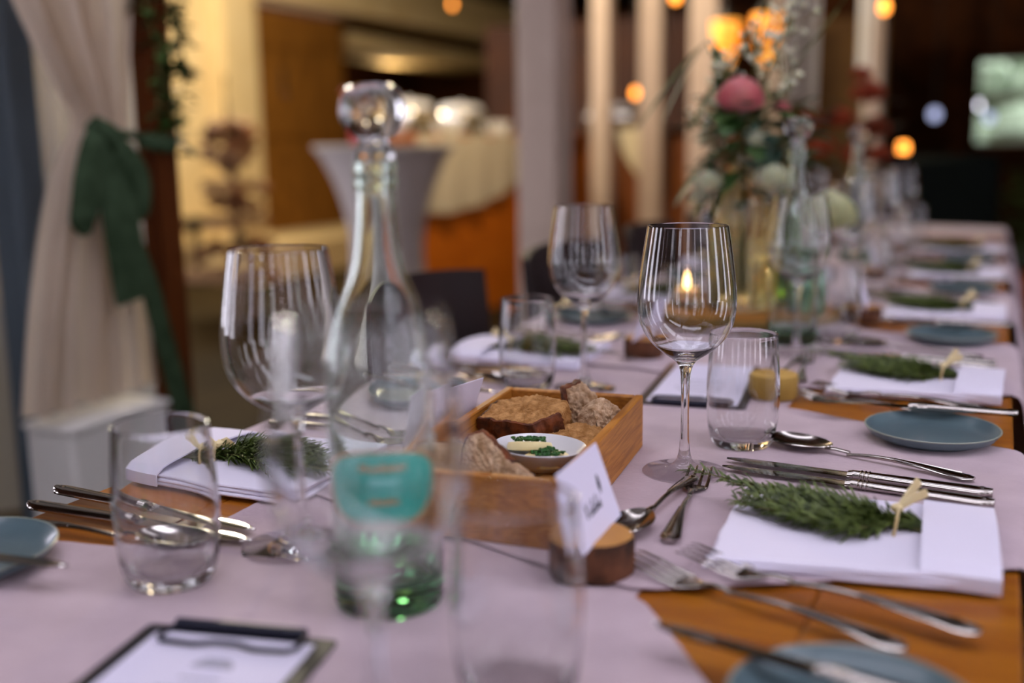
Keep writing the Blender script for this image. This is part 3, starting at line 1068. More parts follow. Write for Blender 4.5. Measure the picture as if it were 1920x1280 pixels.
# rust flower arrangement further back
ra = thing('rust_flower_arrangement', 'rust red and orange flower arrangement in a vase farther down the table', 'bouquet', (-.40, 3.55, .751))
MB().lathe([(0, 0), (.04, 0), (.05, .05), (.04, .13), (.025, .17), (.03, .19), (0, .19)], 24).build('vase', M_blackmetal, ra)
q = MB(); q2 = MB(); q3 = MB()
for (dx, dz, r) in ((.10, .44, .055), (.02, .36, .05), (.13, .33, .05), (-.03, .27, .05), (.08, .25, .055), (.15, .25, .04), (-.06, .36, .04), (.08, .50, .035)):
    blob_flower(q, (dx-.09, random.uniform(-.04, .04), dz), r, 50)
    q2.tube([(0, 0, .15), (dx-.09, 0, dz)], .002, 5)
for k in range(70):
    a = random.uniform(0, 6.28); r = random.uniform(.02, .13)
    leaf(q3, (r*math.cos(a), r*math.sin(a)*.6, random.uniform(.17, .42)), (math.cos(a), math.sin(a), random.uniform(-.5, .6)), .06, .03)
q.build('blooms', M_rust, ra); q2.build('stems', M_stem, ra); q3.build('foliage', mat('near_black_leaf', '141c0e', .6), ra)
# pot plant far behind
pp = thing('potted_shrub', 'dark green potted shrub at the far right beyond the table', 'potted plant', (.32, 6.6, 0))
MB().lathe([(0, 0), (.14, 0), (.19, .3), (.2, .32), (.17, .32), (.16, .28), (0, .28)], 24).build('pot', M_terracotta, pp)
q = MB()
for k in range(420):
    a = random.uniform(0, 6.28); z = random.uniform(.3, .95); r = random.uniform(0, .3)*math.sin(PI*min(1, (z-.15)/.9))
    leaf(q, (r*math.cos(a), r*math.sin(a), z), (math.cos(a), math.sin(a), random.uniform(-.3, .9)), .10, .045)
q.tube([(0, 0, .28), (0, 0, .8)], .02, 6)
q.build('foliage', mat('shrub_leaf', '2c4420', .6, col2='4a6434', scale=8), pp)

# ================================================================ TABLEWARE


def make_wine():
    t = empty('wine_glass')
    out = [(0, .0), (.0350, .0), (.0372, .0006), (.0376, .0014), (.0366, .0022), (.026, .0040), (.014, .0068), (.0085, .0105), (.0058, .0165), (.0044, .026), (.0037, .045), (.0036, .070), (.0041, .084), (.0053, .094), (.0078, .1005)]
    bowl = [(.0125, .1050), (.0200, .1100), (.0285, .1170), (.0355, .1255), (.0402, .1350), (.0426, .1450), (.0432, .1550), (.0428, .1660), (.0415, .1780), (.0396, .1920), (.0375, .2060), (.0352, .2205)]
    rim = [(.0348, .2218), (.0343, .2220), (.0340, .2213)]
    inn = [(r-.0011, z+.0002) for r, z in reversed(bowl[2:])]+[(.0190, .1120), (.0110, .1078), (.005, .1062), (0, .1058)]
    MB().lathe(fine(out+bowl+rim+inn), 96).build('bowl_and_stem', M_glass, t, angle=80)
    return t


def make_tumbler():
    t = empty('tumbler')
    pr = [(0, .0008), (.022, .0), (.0262, .0012), (.0298, .006), (.0325, .016), (.0342, .032), (.0350, .048), (.0348, .064), (.0338, .082), (.0326, .098), (.0316, .1105), (.0311, .1115), (.0304, .1114), (.0301, .1105),
          (.0311, .098), (.0323, .082), (.0333, .064), (.0335, .048), (.0327, .032), (.0310, .019), (.0275, .0115), (.018, .0092), (0, .0088)]
    MB().lathe(fine(pr), 96).build('glass', M_glass, t, angle=80)
    return t


K_wine = Kind(make_wine, 'wine glass', 'stemmed wine glasses on the table')
K_tum = Kind(make_tumbler, 'tumbler', 'clear water tumblers on the table')

# carafe


def make_carafe(badge_on=True):
    t = empty('carafe')
    out = [(0, .004), (.020, .002), (.031, .0), (.0345, .003), (.0355, .010), (.0362, .05), (.0368, .10), (.0370, .145), (.0362, .160), (.0335, .175), (.029, .188), (.0235, .200), (.0185, .212), (.0152, .225), (.0132, .24), (.0120, .255), (.0116, .266),
           (.0128, .268), (.0130, .272), (.0120, .2745), (.0128, .277), (.0128, .282), (.0118, .2835)]
    inn = [(.0088, .2835), (.0090, .266), (.0094, .255), (.0106, .24), (.0126, .225), (.0160, .212), (.0210, .200), (.0265, .188), (.0310, .175), (.0338, .160), (.0346, .145), (.0344, .10), (.0338, .05), (.0325, .026), (.027, .0185), (.016, .0205), (.006, .0250), (0, .0262)]
    MB().lathe(fine(out+inn), 96).build('bottle', M_bottle, t, angle=80)
    st = [(0, .262), (.006, .262), (.0080, .2835), (.0122, .2842), (.0126, .288), (.0105, .2900), (.0092, .2930), (.0098, .2960), (.0135, .2990), (.0172, .3035), (.0195, .3095), (.0197, .3145), (.0188, .3205), (.0160, .3250), (.0115, .3278), (.0105, .3275), (0, .3265)]
    sp_ = MB().lathe(fine(st), 64).build('stopper', M_glass, t, angle=50)
    if not badge_on:
        return t
    # oval printed badge on the shell, facing -y in local space
    lab = MB()
    def badge(r0, r1, y0, mi, rr=.0002, n=64):
        # elliptical ring or disc wrapped round the bottle
        def P(k, s):
            a = 2*PI*k/n
            ex, ez = math.cos(a), math.sin(a)
            # squarish oval
            q = (abs(ex)**2.25+abs(ez)**2.25)**(-1/2.25)
            th = ex*q*s*R(72); z = y0+ez*q*s*.0250
            rad = interp(z, (.05, .10, .145), (.0362, .0368, .0370))+rr
            return (rad*math.sin(th), -rad*math.cos(th), z)
        for i in range(6):
            s0 = r0+(r1-r0)*i/6; s1 = r0+(r1-r0)*(i+1)/6
            vs = [P(k, s0) for k in range(n)]+[P(k, s1) for k in range(n)]
            lab.add(vs, [(k, (k+1) % n, n+(k+1) % n, n+k) for k in range(n)], mi)
    badge(.01, .93, .087, 0, .00015); badge(.93, 1.0, .087, 1, .00018)
    def strip(th0, th1, z0, z1, mi, rr=.0004):
        vs = []
        for k in range(9):
            th = th0+(th1-th0)*k/8
            for z in (z0, z1):
                rad = interp(z, (.05, .10, .145), (.0362, .0368, .0370))+rr
                vs.append((rad*math.sin(th), -rad*math.cos(th), z))
        lab.add(vs, [(2*k, 2*k+2, 2*k+3, 2*k+1) for k in range(8)], mi)
    # two lines of small unreadable orange lettering and paler bands between
    x = -.42
    random.seed(3)
    for line, (z, h, lim) in enumerate(((.0985, .0032, .42), (.0780, .0030, .27))):
        x = -lim
        while x < lim:
            w_ = random.uniform(.03, .06)
            strip(x, x+w_, z, z+h*random.choice((1, 1, 1.4)), 1); x += w_+.018
    for (z0, z1, l) in ((.0840, .0856, .30), (.0892, .0940, .26)):
        strip(-l, l, z0, z1, 2, .0003)
    lab.build('oval_badge', [M_label, M_labelrim, M_labelpale], t)
    return t


K_car = Kind(make_carafe, 'carafe', 'glass water carafes with ball stoppers')
# in front of the bread box; badge towards the camera
K_car.put((-.344, .556, ZT), R(30), 'tall glass carafe with turquoise oval badge and ball stopper, nearest one')
K_car2 = Kind(lambda: make_carafe(False), 'carafe', 'glass water carafes with ball stoppers')
K_car2.put((-.263, 1.570, ZT), 0, 'glass carafe with ball stopper standing before the flower bouquet')
K_car2.put((-.315, 2.75, ZT), 0, 'glass carafe with ball stopper, farthest one down the table')

# cutlery -------------------------------------------------


def handle(mb, x0, x1, w0, w1, z=.003, end='round'):
    """pattern handle from the neck x0 to the flared end x1"""
    n = 18; pts = []; rad = []
    for i in range(n+1):
        t = i/n; x = x0+(x1-x0)*t
        wd = w0+(w1-w0)*max(0, (t-.35)/.65)**1.1
        if t > .93:
            wd *= math.sqrt(max(.12, 1-((t-.93)/.075)**2))
        pts.append((x, 0, z+.0055*math.sin(PI*t*.9)*(1-t)+.001*t)); rad.append((wd, .0015+.0006*math.sin(PI*t)))
    mb.tube(pts, rad, 12)
    # raised edge threads of the pattern and the small tip motif
    for s in (-1, 1):
        mb.tube([(p[0], s*r[0]*.8, p[2]+.0012) for p, r in zip(pts[7:17], rad[7:17])], .0006, 5)
    mb.lathe([(0, -.0008), (.0034, 0), (0, .0012)], 10, c=(x1-(x1-x0)*.055, 0, z+.0026), sx=1.4, sy=.8)


def make_fork(L=.20, s=1.0):
    t = empty('fork')
    h = MB(); handle(h, L*.40, L, .0026*s, .0098*s); h.tube([(L*.30, 0, .0030), (L*.35, 0, .0052), (L*.41, 0, .0052)], [(.0042*s, .0014), (.0028*s, .0015), (.0026*s, .0015)], 10)
    h.build('handle', M_steel, t)
    m = MB()
    # curved root plate
    P = [(L*.31, .0032), (L*.29, .0024), (L*.26, .0016), (L*.235, .0017), (L*.225, .0020)]
    W = [.0050, .0080, .0108, .0118, .0120]
    m.tube([(x, 0, z) for x, z in P], [(w_*s, .0011) for w_ in W], 12)
    for k in range(4):
        y = (k-1.5)*.0072*s
        m.tube([(L*.245, y, .0016), (L*.17, y*1.02, .0032), (L*.09, y*1.02, .0064), (L*.03, y, .0082), (0, y, .0078)], [(.0021*s, .0010), (.0017*s, .0010), (.0015*s, .0009), (.0012*s, .0008), (.0006*s, .0005)], 8)
    m.build('tines', M_steel, t)
    return t


def make_spoon(L=.20, s=1.0):
    t = empty('spoon')
    h = MB(); handle(h, L*.42, L, .0026*s, .0096*s); h.tube([(L*.31, 0, .0052), (L*.36, 0, .0062), (L*.43, 0, .0052)], [(.0036*s, .0014), (.0027*s, .0016), (.0026*s, .0015)], 10)
    h.build('handle', M_steel, t)
    BL = L*.34; BW = .0215*s
    def bowl(u, v):
        a = u*2*PI; r = v
        x = math.cos(a); y = math.sin(a)
        wd = BW*(1+.12*x*-1)
        return (BL/2*(1-.0)+BL/2*x*r*-1*-1, wd*y*r, .0008+.0075*r**2.2)
    MB().grid(lambda u, v: bowl(u, .001+v*.999), 36, 10, th=.0009).build('bowl', M_steel, t)
    return t


def make_knife(L=.225, s=1.0):
    t = empty('table_knife')
    h = MB()
    pts = []; rad = []
    for i in range(17):
        u = i/16; x = L*.50+L*.5*u
        wd = .0058+.0030*u; 
        if u > .92: wd *= math.sqrt(max(.15, 1-((u-.92)/.085)**2))
        if u < .1: wd *= .85
        pts.append((x, 0, .0048)); rad.append((wd*s, .0040-.0005*u))
    h.tube(pts, rad, 14)
    for q_ in (.535, .55, .565):
        h.tube([(L*q_-.001, 0, .0048), (L*q_, 0, .0048), (L*q_+.001, 0, .0048)], [(.0058*s, .0040), (.0068*s, .0047), (.0058*s, .0040)], 14)
    h.tube([(L*.485, 0, .0046), (L*.505, 0, .0048)], [(.0062*s, .0032), (.0055*s, .0040)], 12)
    h.lathe([(0, -.0008), (.003, 0), (0, .0012)], 10, c=(L*.965, 0, .0082), sx=1.4, sy=.8)
    h.build('handle', M_steel, t)
    # blade with a curved belly
    n = 22; up_, lo = [], []
    for i in range(n+1):
        u = i/n; x = L*.495*(1-u)+.0*u
        tip = u
        top_ = .0075*(1-.9*max(0, (tip-.8)/.2)**2); bot = -.0088*(1-.15*math.sin(tip*3))*(1-max(0, (tip-.72)/.28)**2.2)
        if tip > .98: top_ = .001; bot = -.0006
        up_.append((x, top_*s)); lo.append((x, bot*s))
    poly = up_+list(reversed(lo))
    vs = []; fs = []
    m = MB()
    for i in range(n+1):
        m_ = (up_[i][1]+lo[i][1])/2
        vs += [(up_[i][0], up_[i][1], .0047), (up_[i][0], up_[i][1]*.6+m_*.4, .0055), (lo[i][0], lo[i][1], .0045), (lo[i][0], up_[i][1]*.6+m_*.4, .0037)]
    for i in range(n):
        for j in range(4):
            a = i*4+j; b = i*4+(j+1) % 4
            fs.append((a, b, b+4, a+4))
    fs += [(0, 3, 2, 1), (n*4, n*4+1, n*4+2, n*4+3)]
    m.add(vs, fs); m.build('blade', M_steel_b, t)
    return t


K_fork = Kind(make_fork, 'fork', 'steel dinner forks beside the napkins')
K_dfork = Kind(lambda: make_fork(.178, .88), 'dessert fork', 'dessert forks near the middle of the table')
K_spoon = Kind(make_spoon, 'spoon', 'steel soup spoons beside the napkins')
K_dspoon = Kind(lambda: make_spoon(.165, .8), 'dessert spoon', 'dessert spoons near the middle of the table')
K_knife = Kind(make_knife, 'knife', 'steel dinner knives beside the napkins')
K_bknife = Kind(lambda: make_knife(.20, .85), 'butter knife', 'knives resting on the side plates')


def lay(K, tip, end, z, label, L, tilt=0):
    """put a piece so its tip points at tip and its handle end towards end"""
    d = Vector(end)-Vector(tip)
    a = math.atan2(d.y, d.x)
    mid = (Vector(tip)+Vector(end))/2
    st_ = mid-Vector((math.cos(a), math.sin(a)))*L/2
    return K.put((st_.x, st_.y, z), a, label, tilt=(0, tilt, a) if tilt else None)


def make_plate():
    t = empty('side_plate')
    MB().lathe([(0, .002), (.038, .002), (.040, .0), (.043, .0005), (.045, .003), (.058, .0075), (.0625, .0135), (.0632, .0150), (.0622, .0156), (.0606, .0140), (.056, .0098), (.048, .0066), (.040, .0058), (0, .0058)], 72).build('plate', M_plate, t, angle=60)
    MB().lathe([(.0617, .0154), (.0626, .0159), (.0634, .0153), (.0631, .0144)], 72).build('rim', M_plate_rim, t)
    return t


K_plate = Kind(make_plate, 'side plate', 'blue-grey side plates on the table')

# napkin with rosemary -------------------------------------


def soft_slab(mb, x0, x1, y0, y1, z0, th, seed, puff=.0, mi=0, wv=.0032, nx=44, ny=30):
    """folded cloth layer: rounded edges and slight waves"""
    cx, cy_, hx, hy = (x0+x1)/2, (y0+y1)/2, (x1-x0)/2, (y1-y0)/2
    def P(u, v, side):
        a = 2*u-1; b = 2*v-1
        # edge fall-off
        ea = max(abs(a), abs(b))
        e = min(1-abs(a), 1-abs(b))*min(hx, hy)
        r = th/2
        hgt = r*math.sqrt(max(0, 1-max(0, 1-e/r)**2)) if e < r else r
        x = cx+a*hx; y = cy_+b*hy
        if b < 0: y += .026*b*(1-a)/2
        x += wv*noise.noise(Vector((y*30, seed, z0*100))); y += wv*noise.noise(Vector((x*22, seed+7, z0*100)))
        w_ = noise.noise(Vector((x*16, y*16, seed)))
        z = z0+r+side*hgt+(puff*w_ if side > 0 else 0)
        return (x, y, max(z, z0))
    def warp(t):  # more rows near the edges
        return .5-.5*math.cos(PI*t)
    n0 = len(mb.v)
    W = ny+1
    for side in (1, -1):
        k = len(mb.v)
        vs = [P(warp(i/nx), warp(j/ny), side) for i in range(nx+1) for j in range(ny+1)]
        fs = [(i*W+j, (i+1)*W+j, (i+1)*W+j+1, i*W+j+1) if side > 0 else (i*W+j, i*W+j+1, (i+1)*W+j+1, (i+1)*W+j) for i in range(nx) for j in range(ny)]
        mb.add(vs, fs, mi)


def make_napkin():
    t = empty('folded_napkin')
    b = MB()
    soft_slab(b, -.094, .094, -.070, .072, 0, .0036, 1.3)
    soft_slab(b, -.090, .093, -.071, .071, .0034, .0036, 2.9)
    soft_slab(b, -.092, .093, -.069, .071, .0067, .0034, 4.4, puff=.001)
    b.build('folded_layers', M_napkin, t, angle=80)
    p = MB()
    def band(u, v):
        # wraps over the top from under the front edge to the back edge
        x = .046+u*.050
        y = -.0745+v*.149
        if v < .07:
            return (x, -.0722-.0012*math.sin(v/.07*PI), .0006+.0128*(v/.07))
        if v > .93:
            return (x, .0738, .0006+.0128*((1-v)/.07))
        return (x, max(y, -.0722), .0138+.0040*math.sin(PI*(v-.07)/.86)**.8+.0005*math.sin(v*9+u*3))
    p.grid(band, 12, 40, th=-.0014)
    p.build('pocket_band', M_napkin, t)
    return t


K_nap = Kind(make_napkin, 'napkin', 'folded white napkins at the places')


def make_rosemary():
    t = empty('rosemary_bunch')
    rnd = random.Random(11)
    S = MB(); L_ = MB()
    tie = Vector((.030, .006, .004))
    for k in range(17):
        f = (k/16-.5)*2
        ln = rnd.uniform(.080, .118)
        side = f*.026+rnd.uniform(-.005, .005)
        zz = rnd.uniform(.001, .012)*(1-abs(f)*.6)
        endp = Vector((tie.x-ln, side*1.1+.022, zz+rnd.uniform(0, .006)))
        if k in (13, 14, 15): endp = Vector((tie.x-ln-.052+.014*(15-k), .054-.012*(15-k), .013))
        P = spline([(.064, tie.y-side*.30+rnd.uniform(-.004, .004), .0005), tuple(tie+Vector((0, rnd.uniform(-.003, .003), rnd.uniform(-.002, .003)))),
                    (tie.x-ln*.28, side*.95-.006, .006+zz*.6), (tie.x-ln*.6, side*1.05+.002, .006+zz*.8), tuple(endp)], 10)
        S.tube(P, [.0012*(1-.6*i/len(P)) for i in range(len(P))], 5)
        n = len(P)
        for i in range(4, n):
            if 8 <= i < 13 and rnd.random() < .4: continue
            for q_ in range(4 if i > 12 else 2):
                p = P[i].lerp(P[i-1], rnd.random())
                d = (P[i]-P[i-1]).normalized()
                a = rnd.uniform(0, 2*PI)
                side_v = d.cross(Vector((0, 0, 1))).normalized(); upv = side_v.cross(d)
                o = side_v*math.cos(a)+upv*math.sin(a)
                dd = (d*rnd.uniform(.75, 1.4)+o*rnd.uniform(.3, .85)).normalized()
                LL = rnd.uniform(.011, .026)*(1-.45*(i/n)**3)
                tipp = p+dd*LL+Vector((0, 0, -.001))
                if p.x > .03: tipp = p+dd*LL*.5; tipp.z = min(tipp.z, .004)
                if tipp.z < -.0002: tipp.z = rnd.uniform(0, .002)
                w_ = dd.cross(Vector((0, 0, 1)))
                hw = rnd.uniform(.0009, .0013)
                w_ = w_.normalized()*hw if w_.length > .01 else Vector((hw, 0, 0))
                h_ = Vector((0, 0, .0006)); m1 = p+dd*LL*.3; m2 = p+dd*LL*.75+Vector((0, 0, .0006))
                L_.add([p, m1-w_, m1+h_, m1+w_, m1-h_, m2-w_*.8, m2+h_*.7, m2+w_*.8, m2-h_*.7, tipp],
                       [(0, 1, 2), (0, 2, 3), (0, 3, 4), (0, 4, 1), (1, 5, 6, 2), (2, 6, 7, 3), (3, 7, 8, 4), (4, 8, 5, 1), (9, 6, 5), (9, 7, 6), (9, 8, 7), (9, 5, 8)])
    S.build('stems', M_stem, t); L_.build('needles', M_leaf, t, smooth=False)
    b = MB()
    b.tube([(tie.x-.001, -.011, .0), (tie.x, -.012, .006), (tie.x+.001, -.004, .0125), (tie.x+.001, .012, .0125), (tie.x, .019, .006), (tie.x, .018, .0)], [(.0042, .0012)]*6, 8, upv=(1, 0, 0))
    b.tube([(tie.x, .010, .012), (tie.x+.006, .018, .019), (tie.x+.014, .028, .030)], [(.0018, .002), (.0016, .004), (.0014, .0046)], 6)
    b.tube([(tie.x, .010, .012), (tie.x+.010, .014, .020), (tie.x+.020, .020, .024)], [(.0018, .002), (.0014, .004), (.0012, .0036)], 6)
    b.lathe([(0, -.004), (.0045, -.001), (.0045, .002), (0, .005)], 10, c=(tie.x, .008, .013))
    b.build('raffia_tie', M_raffia, t)
    return t


K_ros = Kind(make_rosemary, 'rosemary bunch', 'rosemary bunches tied with raffia on the napkins')

# card holders --------------------------------------------


def make_holder(mb_=None, me_=None):
    t = empty('log_card_holder')
    def prof(r):
        return r
    wb_ = lambda a, z: 1+.03*math.sin(3*a+1)+.015*math.sin(7*a)+.008*math.sin(19*a)
    MB().lathe([(0, 0), (.026, 0), (.0275, .003), (.0275, .024), (.0262, .0272)], 56, wob=wb_).build('bark', mb_ or M_bark, t)
    top_ = MB().lathe([(.0262, .0272), (.0255, .028), (.018, .0284), (.010, .0281), (0, .0284)], 56, wob=wb_)
    top_.box((0, 0, .0286), (.0022, .046, .0008))
    top_.build('cut_top', me_ or M_logend, t)
    return t


K_hold = Kind(make_holder, 'card holder', 'small log slices holding name cards')

CARDTXT = None


def make_card(write):
    """thin paper card standing along local y, leaning to -x"""
    t = empty('name_card')
    lean = Matrix.Rotation(R(-20), 4, 'Y')
    MB().box((0, 0, .028), (.0006, .084, .056), mx=lean).build('paper', M_paper, t, smooth=False)
    if write:
        w_ = MB()
        # handwriting strokes in card space: u along +y, v up ; written on the +x face
        def st(pts, r=.00042):
            w_.tube([lean @ Vector((.0005, u, v)) for u, v in [tuple(q) for q in spline([(a, b, 0) for a, b in pts], 4) for q in [(q.x, q.y)]]], r, 5)
        u0, v0, k = -.016, .0165, .00068
        S = lambda L: [(u0+a*k, v0+b*k) for a, b in L]
        st(S([(0, 0), (1, 14)])); st(S([(9, 14), (1.5, 7), (10, 0)]))                     # K
        st(S([(12, 1), (13, 6), (16, 6), (16, 1), (13, 0), (18, 1)]))                    # a
        st(S([(19, 1), (22, 13), (21, 14), (20, 8), (21, 1), (24, 2)]))                  # l
        st(S([(25, 5), (28, 7), (26, 0), (30, 2)]))                                      # e
        st(S([(31, 1), (34, 14), (33, 14), (32, 7), (33, 1), (36, 4), (34, 6), (38, 2)]))  # b
        st(S([(39, 6), (40, 0), (43, 2), (43, 8)])); st(S([(43, 11), (43.6, 12)]))        # i
        # small feather drawing
        fe = lambda L: [(.020+a*k, .024+b*k) for a, b in L]
        st(fe([(0, 0), (1, 8), (2, 20)]), .0004)
        st(fe([(0, 3), (-2, 9), (2, 19)]), .0005); st(fe([(1, 3), (4, 10), (2, 19)]), .0005); st(fe([(0.5, 5), (1, 12), (2, 18)]), .0011)
        w_.build('handwriting', M_ink, t)
    return t


K_card_w = Kind(lambda: make_card(True), 'name card', 'white name cards')
K_card = Kind(lambda: make_card(False), 'name card', 'white name cards')

# ---- place settings --------------------------------------
PR = .572
WR = 'right-hand side'
RD = ['', 'nearest whole', 'second', 'third', 'fourth', 'fifth']
for k in range(0, 6):
    # k=0 is the front setting, only partly in frame
    o = (k-1)*PR
    nm = ('cut-off place at the front right', 'nearest full place on the right', 'second full place on the right', 'third full place on the right', 'fourth full place on the right', 'fifth full place on the right')[k]
    jx = random.uniform(-.006, .006) if k > 1 else 0
    if k == 0:
        K_wine.put((-.2405, .374, ZT), 0, 'blurred stemmed wine glass standing right before the carafe')
        K_tum.put((-.2165, .476, ZT), 0, 'blurred tumbler at the bottom edge, before the card holder')
        continue
    wx, wy = {1: (-.241, .897), 2: (-.242, 1.485)}.get(k, (-.24+jx, .897+o))
    tx, ty = {1: (-.2125, 1.004), 2: (-.205, 1.60)}.get(k, (-.21+jx, 1.004+o))
    K_wine.put((wx, wy, ZT), 0, ('sharp stemmed wine glass beside the bread box, showing the candle flame' if k == 1 else 'stemmed wine glass at the %s' % nm))
    K_tum.put((tx, ty, ZT), 0, ('clear tumbler beside the sharp stemmed glass, tip of the soup spoon before it' if k == 1 else 'clear tumbler at the %s' % nm))
    nx, ny, nr = {1: (-.080, .783, R(2.5)), 2: (-.074, 1.343, R(-1.5))}.get(k, (-.070+jx, .783+o, R(random.uniform(-2, 2))))
    K_nap.put((nx, ny, ZT), nr, 'folded white napkin at the %s' % nm)
    K_ros.put((nx-.002, ny+.002, ZT+.0108), nr, 'raffia-tied rosemary bunch on the napkin at the %s' % nm)
    zc = ZT+.0005
    if k < 4 or True:
        lay(K_spoon, (-.192, 1.028+o-.004), (-.001, .957+o), zc, 'soup spoon at the %s' % nm, .20)
        lay(K_knife, (-.203, .937+o), (.004, .921+o), zc, 'dinner knife next to the spoon at the %s' % nm, .225)
        lay(K_knife, (-.203, .912+o), (.007, .893+o), zc, 'dinner knife next to the napkin at the %s' % nm, .225)
        lay(K_fork, (-.222, .672+o), (-.028, .605+o), zc, 'dinner fork farther from the napkin at the %s' % nm, .20)
        lay(K_fork, (-.186, .690+o), (.009, .636+o), zc+.0035, 'dinner fork nearer the napkin at the %s' % nm, .20)
        lay(K_dfork, (-.224, .893+o), (-.203, .715+o), zc+.001, 'dessert fork pointing away at the %s' % nm, .178)
        lay(K_dspoon, (-.238, .722+o), (-.226, .852+o), zc+.002, 'dessert spoon beside the dessert fork at the %s' % nm, .165)
    K_plate.put((-.049+jx, .513+o if k == 1 else .516+o, ZT-.0005), 0, 'blue-grey side plate at the %s' % nm)
    lay(K_bknife, (-.155, .547+o+(.0 if k == 1 else .018)), (.022, .510+o+(.0 if k == 1 else .066)), ZT+.0155, 'knife resting on the side plate at the %s' % nm, .20)
    if k == 1:
        K_hold.put((-.2385, .653, ZT), R(0), 'dark bark log slice holding the written card, before the bread box')
        K_card_w.put((-.2315, .653, ZT+.0275), R(2), 'white name card with handwriting and a feather, in the nearest bark slice')
    elif k == 2:
        K_hold2 = Kind(lambda: make_holder(M_palelog, M_logend2), 'card holder', 'small log slices holding name cards')
        h = K_hold2.put((-.222, 1.222, ZT), R(70), 'pale log card holder seen beside and through the sharp tumbler')
    else:
        K_hold.put(((-.228 if k > 3 else -.188)+jx, .653+o, ZT), 0, 'log card holder at the %s' % nm)
        K_card.put(((-.222 if k > 3 else -.182)+jx, .653+o, ZT+.0275), R(3), 'white name card at the %s' % nm)

LEFTL = ('', 'nearest full place on the left', 'second full place on the left', 'third full place on the left', 'fourth full place on the left', 'fifth full place on the left')
for k in range(1, 6):
    o = (k-1)*.598; nm = LEFTL[k]
    jx = random.uniform(-.006, .006) if k > 2 else 0
    wx, wy = {1: (-.459, .610), 2: (-.443, 1.180), 3: (-.472, 1.975)}.get(k, (-.455+jx, .60+o))
    tx, ty = {1: (-.5005, .5265), 2: (-.5085, 1.158), 3: (-.575, 1.70)}.get(k, (-.505+jx, .54+o))
    K_wine.put((wx, wy, ZT), 0, 'stemmed wine glass left of the carafe, lit yellow at its rim' if k == 1 else 'stemmed wine glass at the %s' % nm)
    K_tum.put((tx, ty, ZT), 0, 'clear tumbler at the left front, silver knives showing through it' if k == 1 else 'clear tumbler at the %s' % nm)
    nx, ny, nr = {1: (-.613, .757, R(180)), 2: (-.588, 1.345, R(183))}.get(k, (-.60+jx, .757+o, R(180+random.uniform(-2, 2))))
    K_nap.put((nx, ny, ZT), nr, 'folded white napkin at the %s' % nm)
    K_ros.put((nx+.002, ny, ZT+.0108), nr+R(4 if k == 1 else 0), 'raffia-tied rosemary bunch on the napkin at the %s' % nm)
    zc = ZT+.0005 if k > 1 else ZT-.0008
    lay(K_knife, (-.514, .623+o), (-.722+.004, .636+o), zc, 'dinner knife next to the napkin at the %s' % nm, .225)
    lay(K_knife, (-.505, .602+o), (-.703, .598+o), zc, 'dinner knife between knife and spoon at the %s' % nm, .225)
    lay(K_spoon, (-.515, .580+o), (-.706, .562+o), zc, 'soup spoon at the %s' % nm, .20)
    lay(K_fork, (-.500, .880+o), (-.690, .895+o), zc+.001, 'dinner fork nearer the napkin at the %s' % nm, .20)
    lay(K_fork, (-.500, .912+o), (-.690, .930+o), zc+.001, 'dinner fork farther from the napkin at the %s' % nm, .20)
    lay(K_dfork, (-.440, .74+o), (-.455, .90+o), zc, 'dessert fork at the %s' % nm, .178)
    K_plate.put((-.605+jx, 1.055+o, ZT), 0, 'side plate at the %s' % nm)
    lay(K_bknife, (-.50, 1.045+o), (-.69, 1.06+o), ZT+.0165, 'knife resting on the side plate at the %s' % nm, .20)
    if k == 1:
        K_hold.put((-.448, .825, ZT), R(180), 'bark log card holder hidden behind the carafe, left of the bread box')
        K_card.put((-.450, .825, ZT+.0275), R(170), 'blank back of a white name card rising between carafe and bread box')
    else:
        K_hold.put((-.435+jx, .80+o, ZT), R(180), 'log card holder at the %s' % nm)
        K_card.put((-.438+jx, .80+o, ZT+.0275), R(178), 'white name card at the %s' % nm)
# the plate of the cut-off place at the lower left
K_plate.put((-.655, .487, ZT), 0, 'blue-grey side plate cut off by the lower left picture edge')
lay(K_bknife, (-.553, .482), (-.74, .455), ZT+.0155, 'knife lying over the cut-off side plate at the lower left', .20)

# ---- clipboards -------------------------------------------


def make_clip():
    t = empty('menu_clipboard')
    W_, H_ = .124, .235
    MB().prism(rounded([(-W_/2, -H_/2), (W_/2, -H_/2), (W_/2, H_/2), (-W_/2, H_/2)], .004, 3), 0, .003).build('board', M_black, t, smooth=False)
    MB().box((0, -.003, .0034), (W_-.022, H_-.014, .0006)).build('menu_sheet', M_paper, t, smooth=False)
    # wire clip: loop lying over the sheet
    pts = [(-.040, .078, .006), (-.044, .074, .006), (-.044, .062, .0062), (-.040, .0575, .0062), (-.018, .0565, .0062), (-.006, .060, .0066), (.008, .0600, .0066), (.020, .0565, .0062), (.040, .0575, .0062), (.044, .062, .0062), (.044, .074, .006), (.040, .078, .006), (-.040, .078, .006)]
    OY = .035
    pts = [(x, y+OY, z) for x, y, z in pts]
    c = MB().tube(pts, .0016, 8)
    c.tube([(-.042, .0805+OY, .0055), (.042, .0805+OY, .0055)], .0040, 10)
    c.build('wire_clip', M_blackmetal, t)
    p = MB()
    # printed mark like a small striped hill, then lines of small grey lettering
    for k in range(5):
        hw = .0125*math.sqrt(1-(k/5)**2)
        p.box((.004, .036+OY+k*.0022, .0038), (hw*2, .0012, .0002))
    rnd = random.Random(5)
    for (yy, lim) in ((.022, .012), (.010, .020), (.004, .024), (-.006, .026), (-.012, .018), (-.024, .026), (-.030, .022), (-.044, .02), (-.050, .026)):
        x = -lim
        while x < lim:
            w_ = rnd.uniform(.002, .006); p.box((.004+x+w_/2, yy+OY, .0038), (w_, .0014, .0002)); x += w_+.0012
    p.build('print', M_ink_soft, t, smooth=False)
    return t


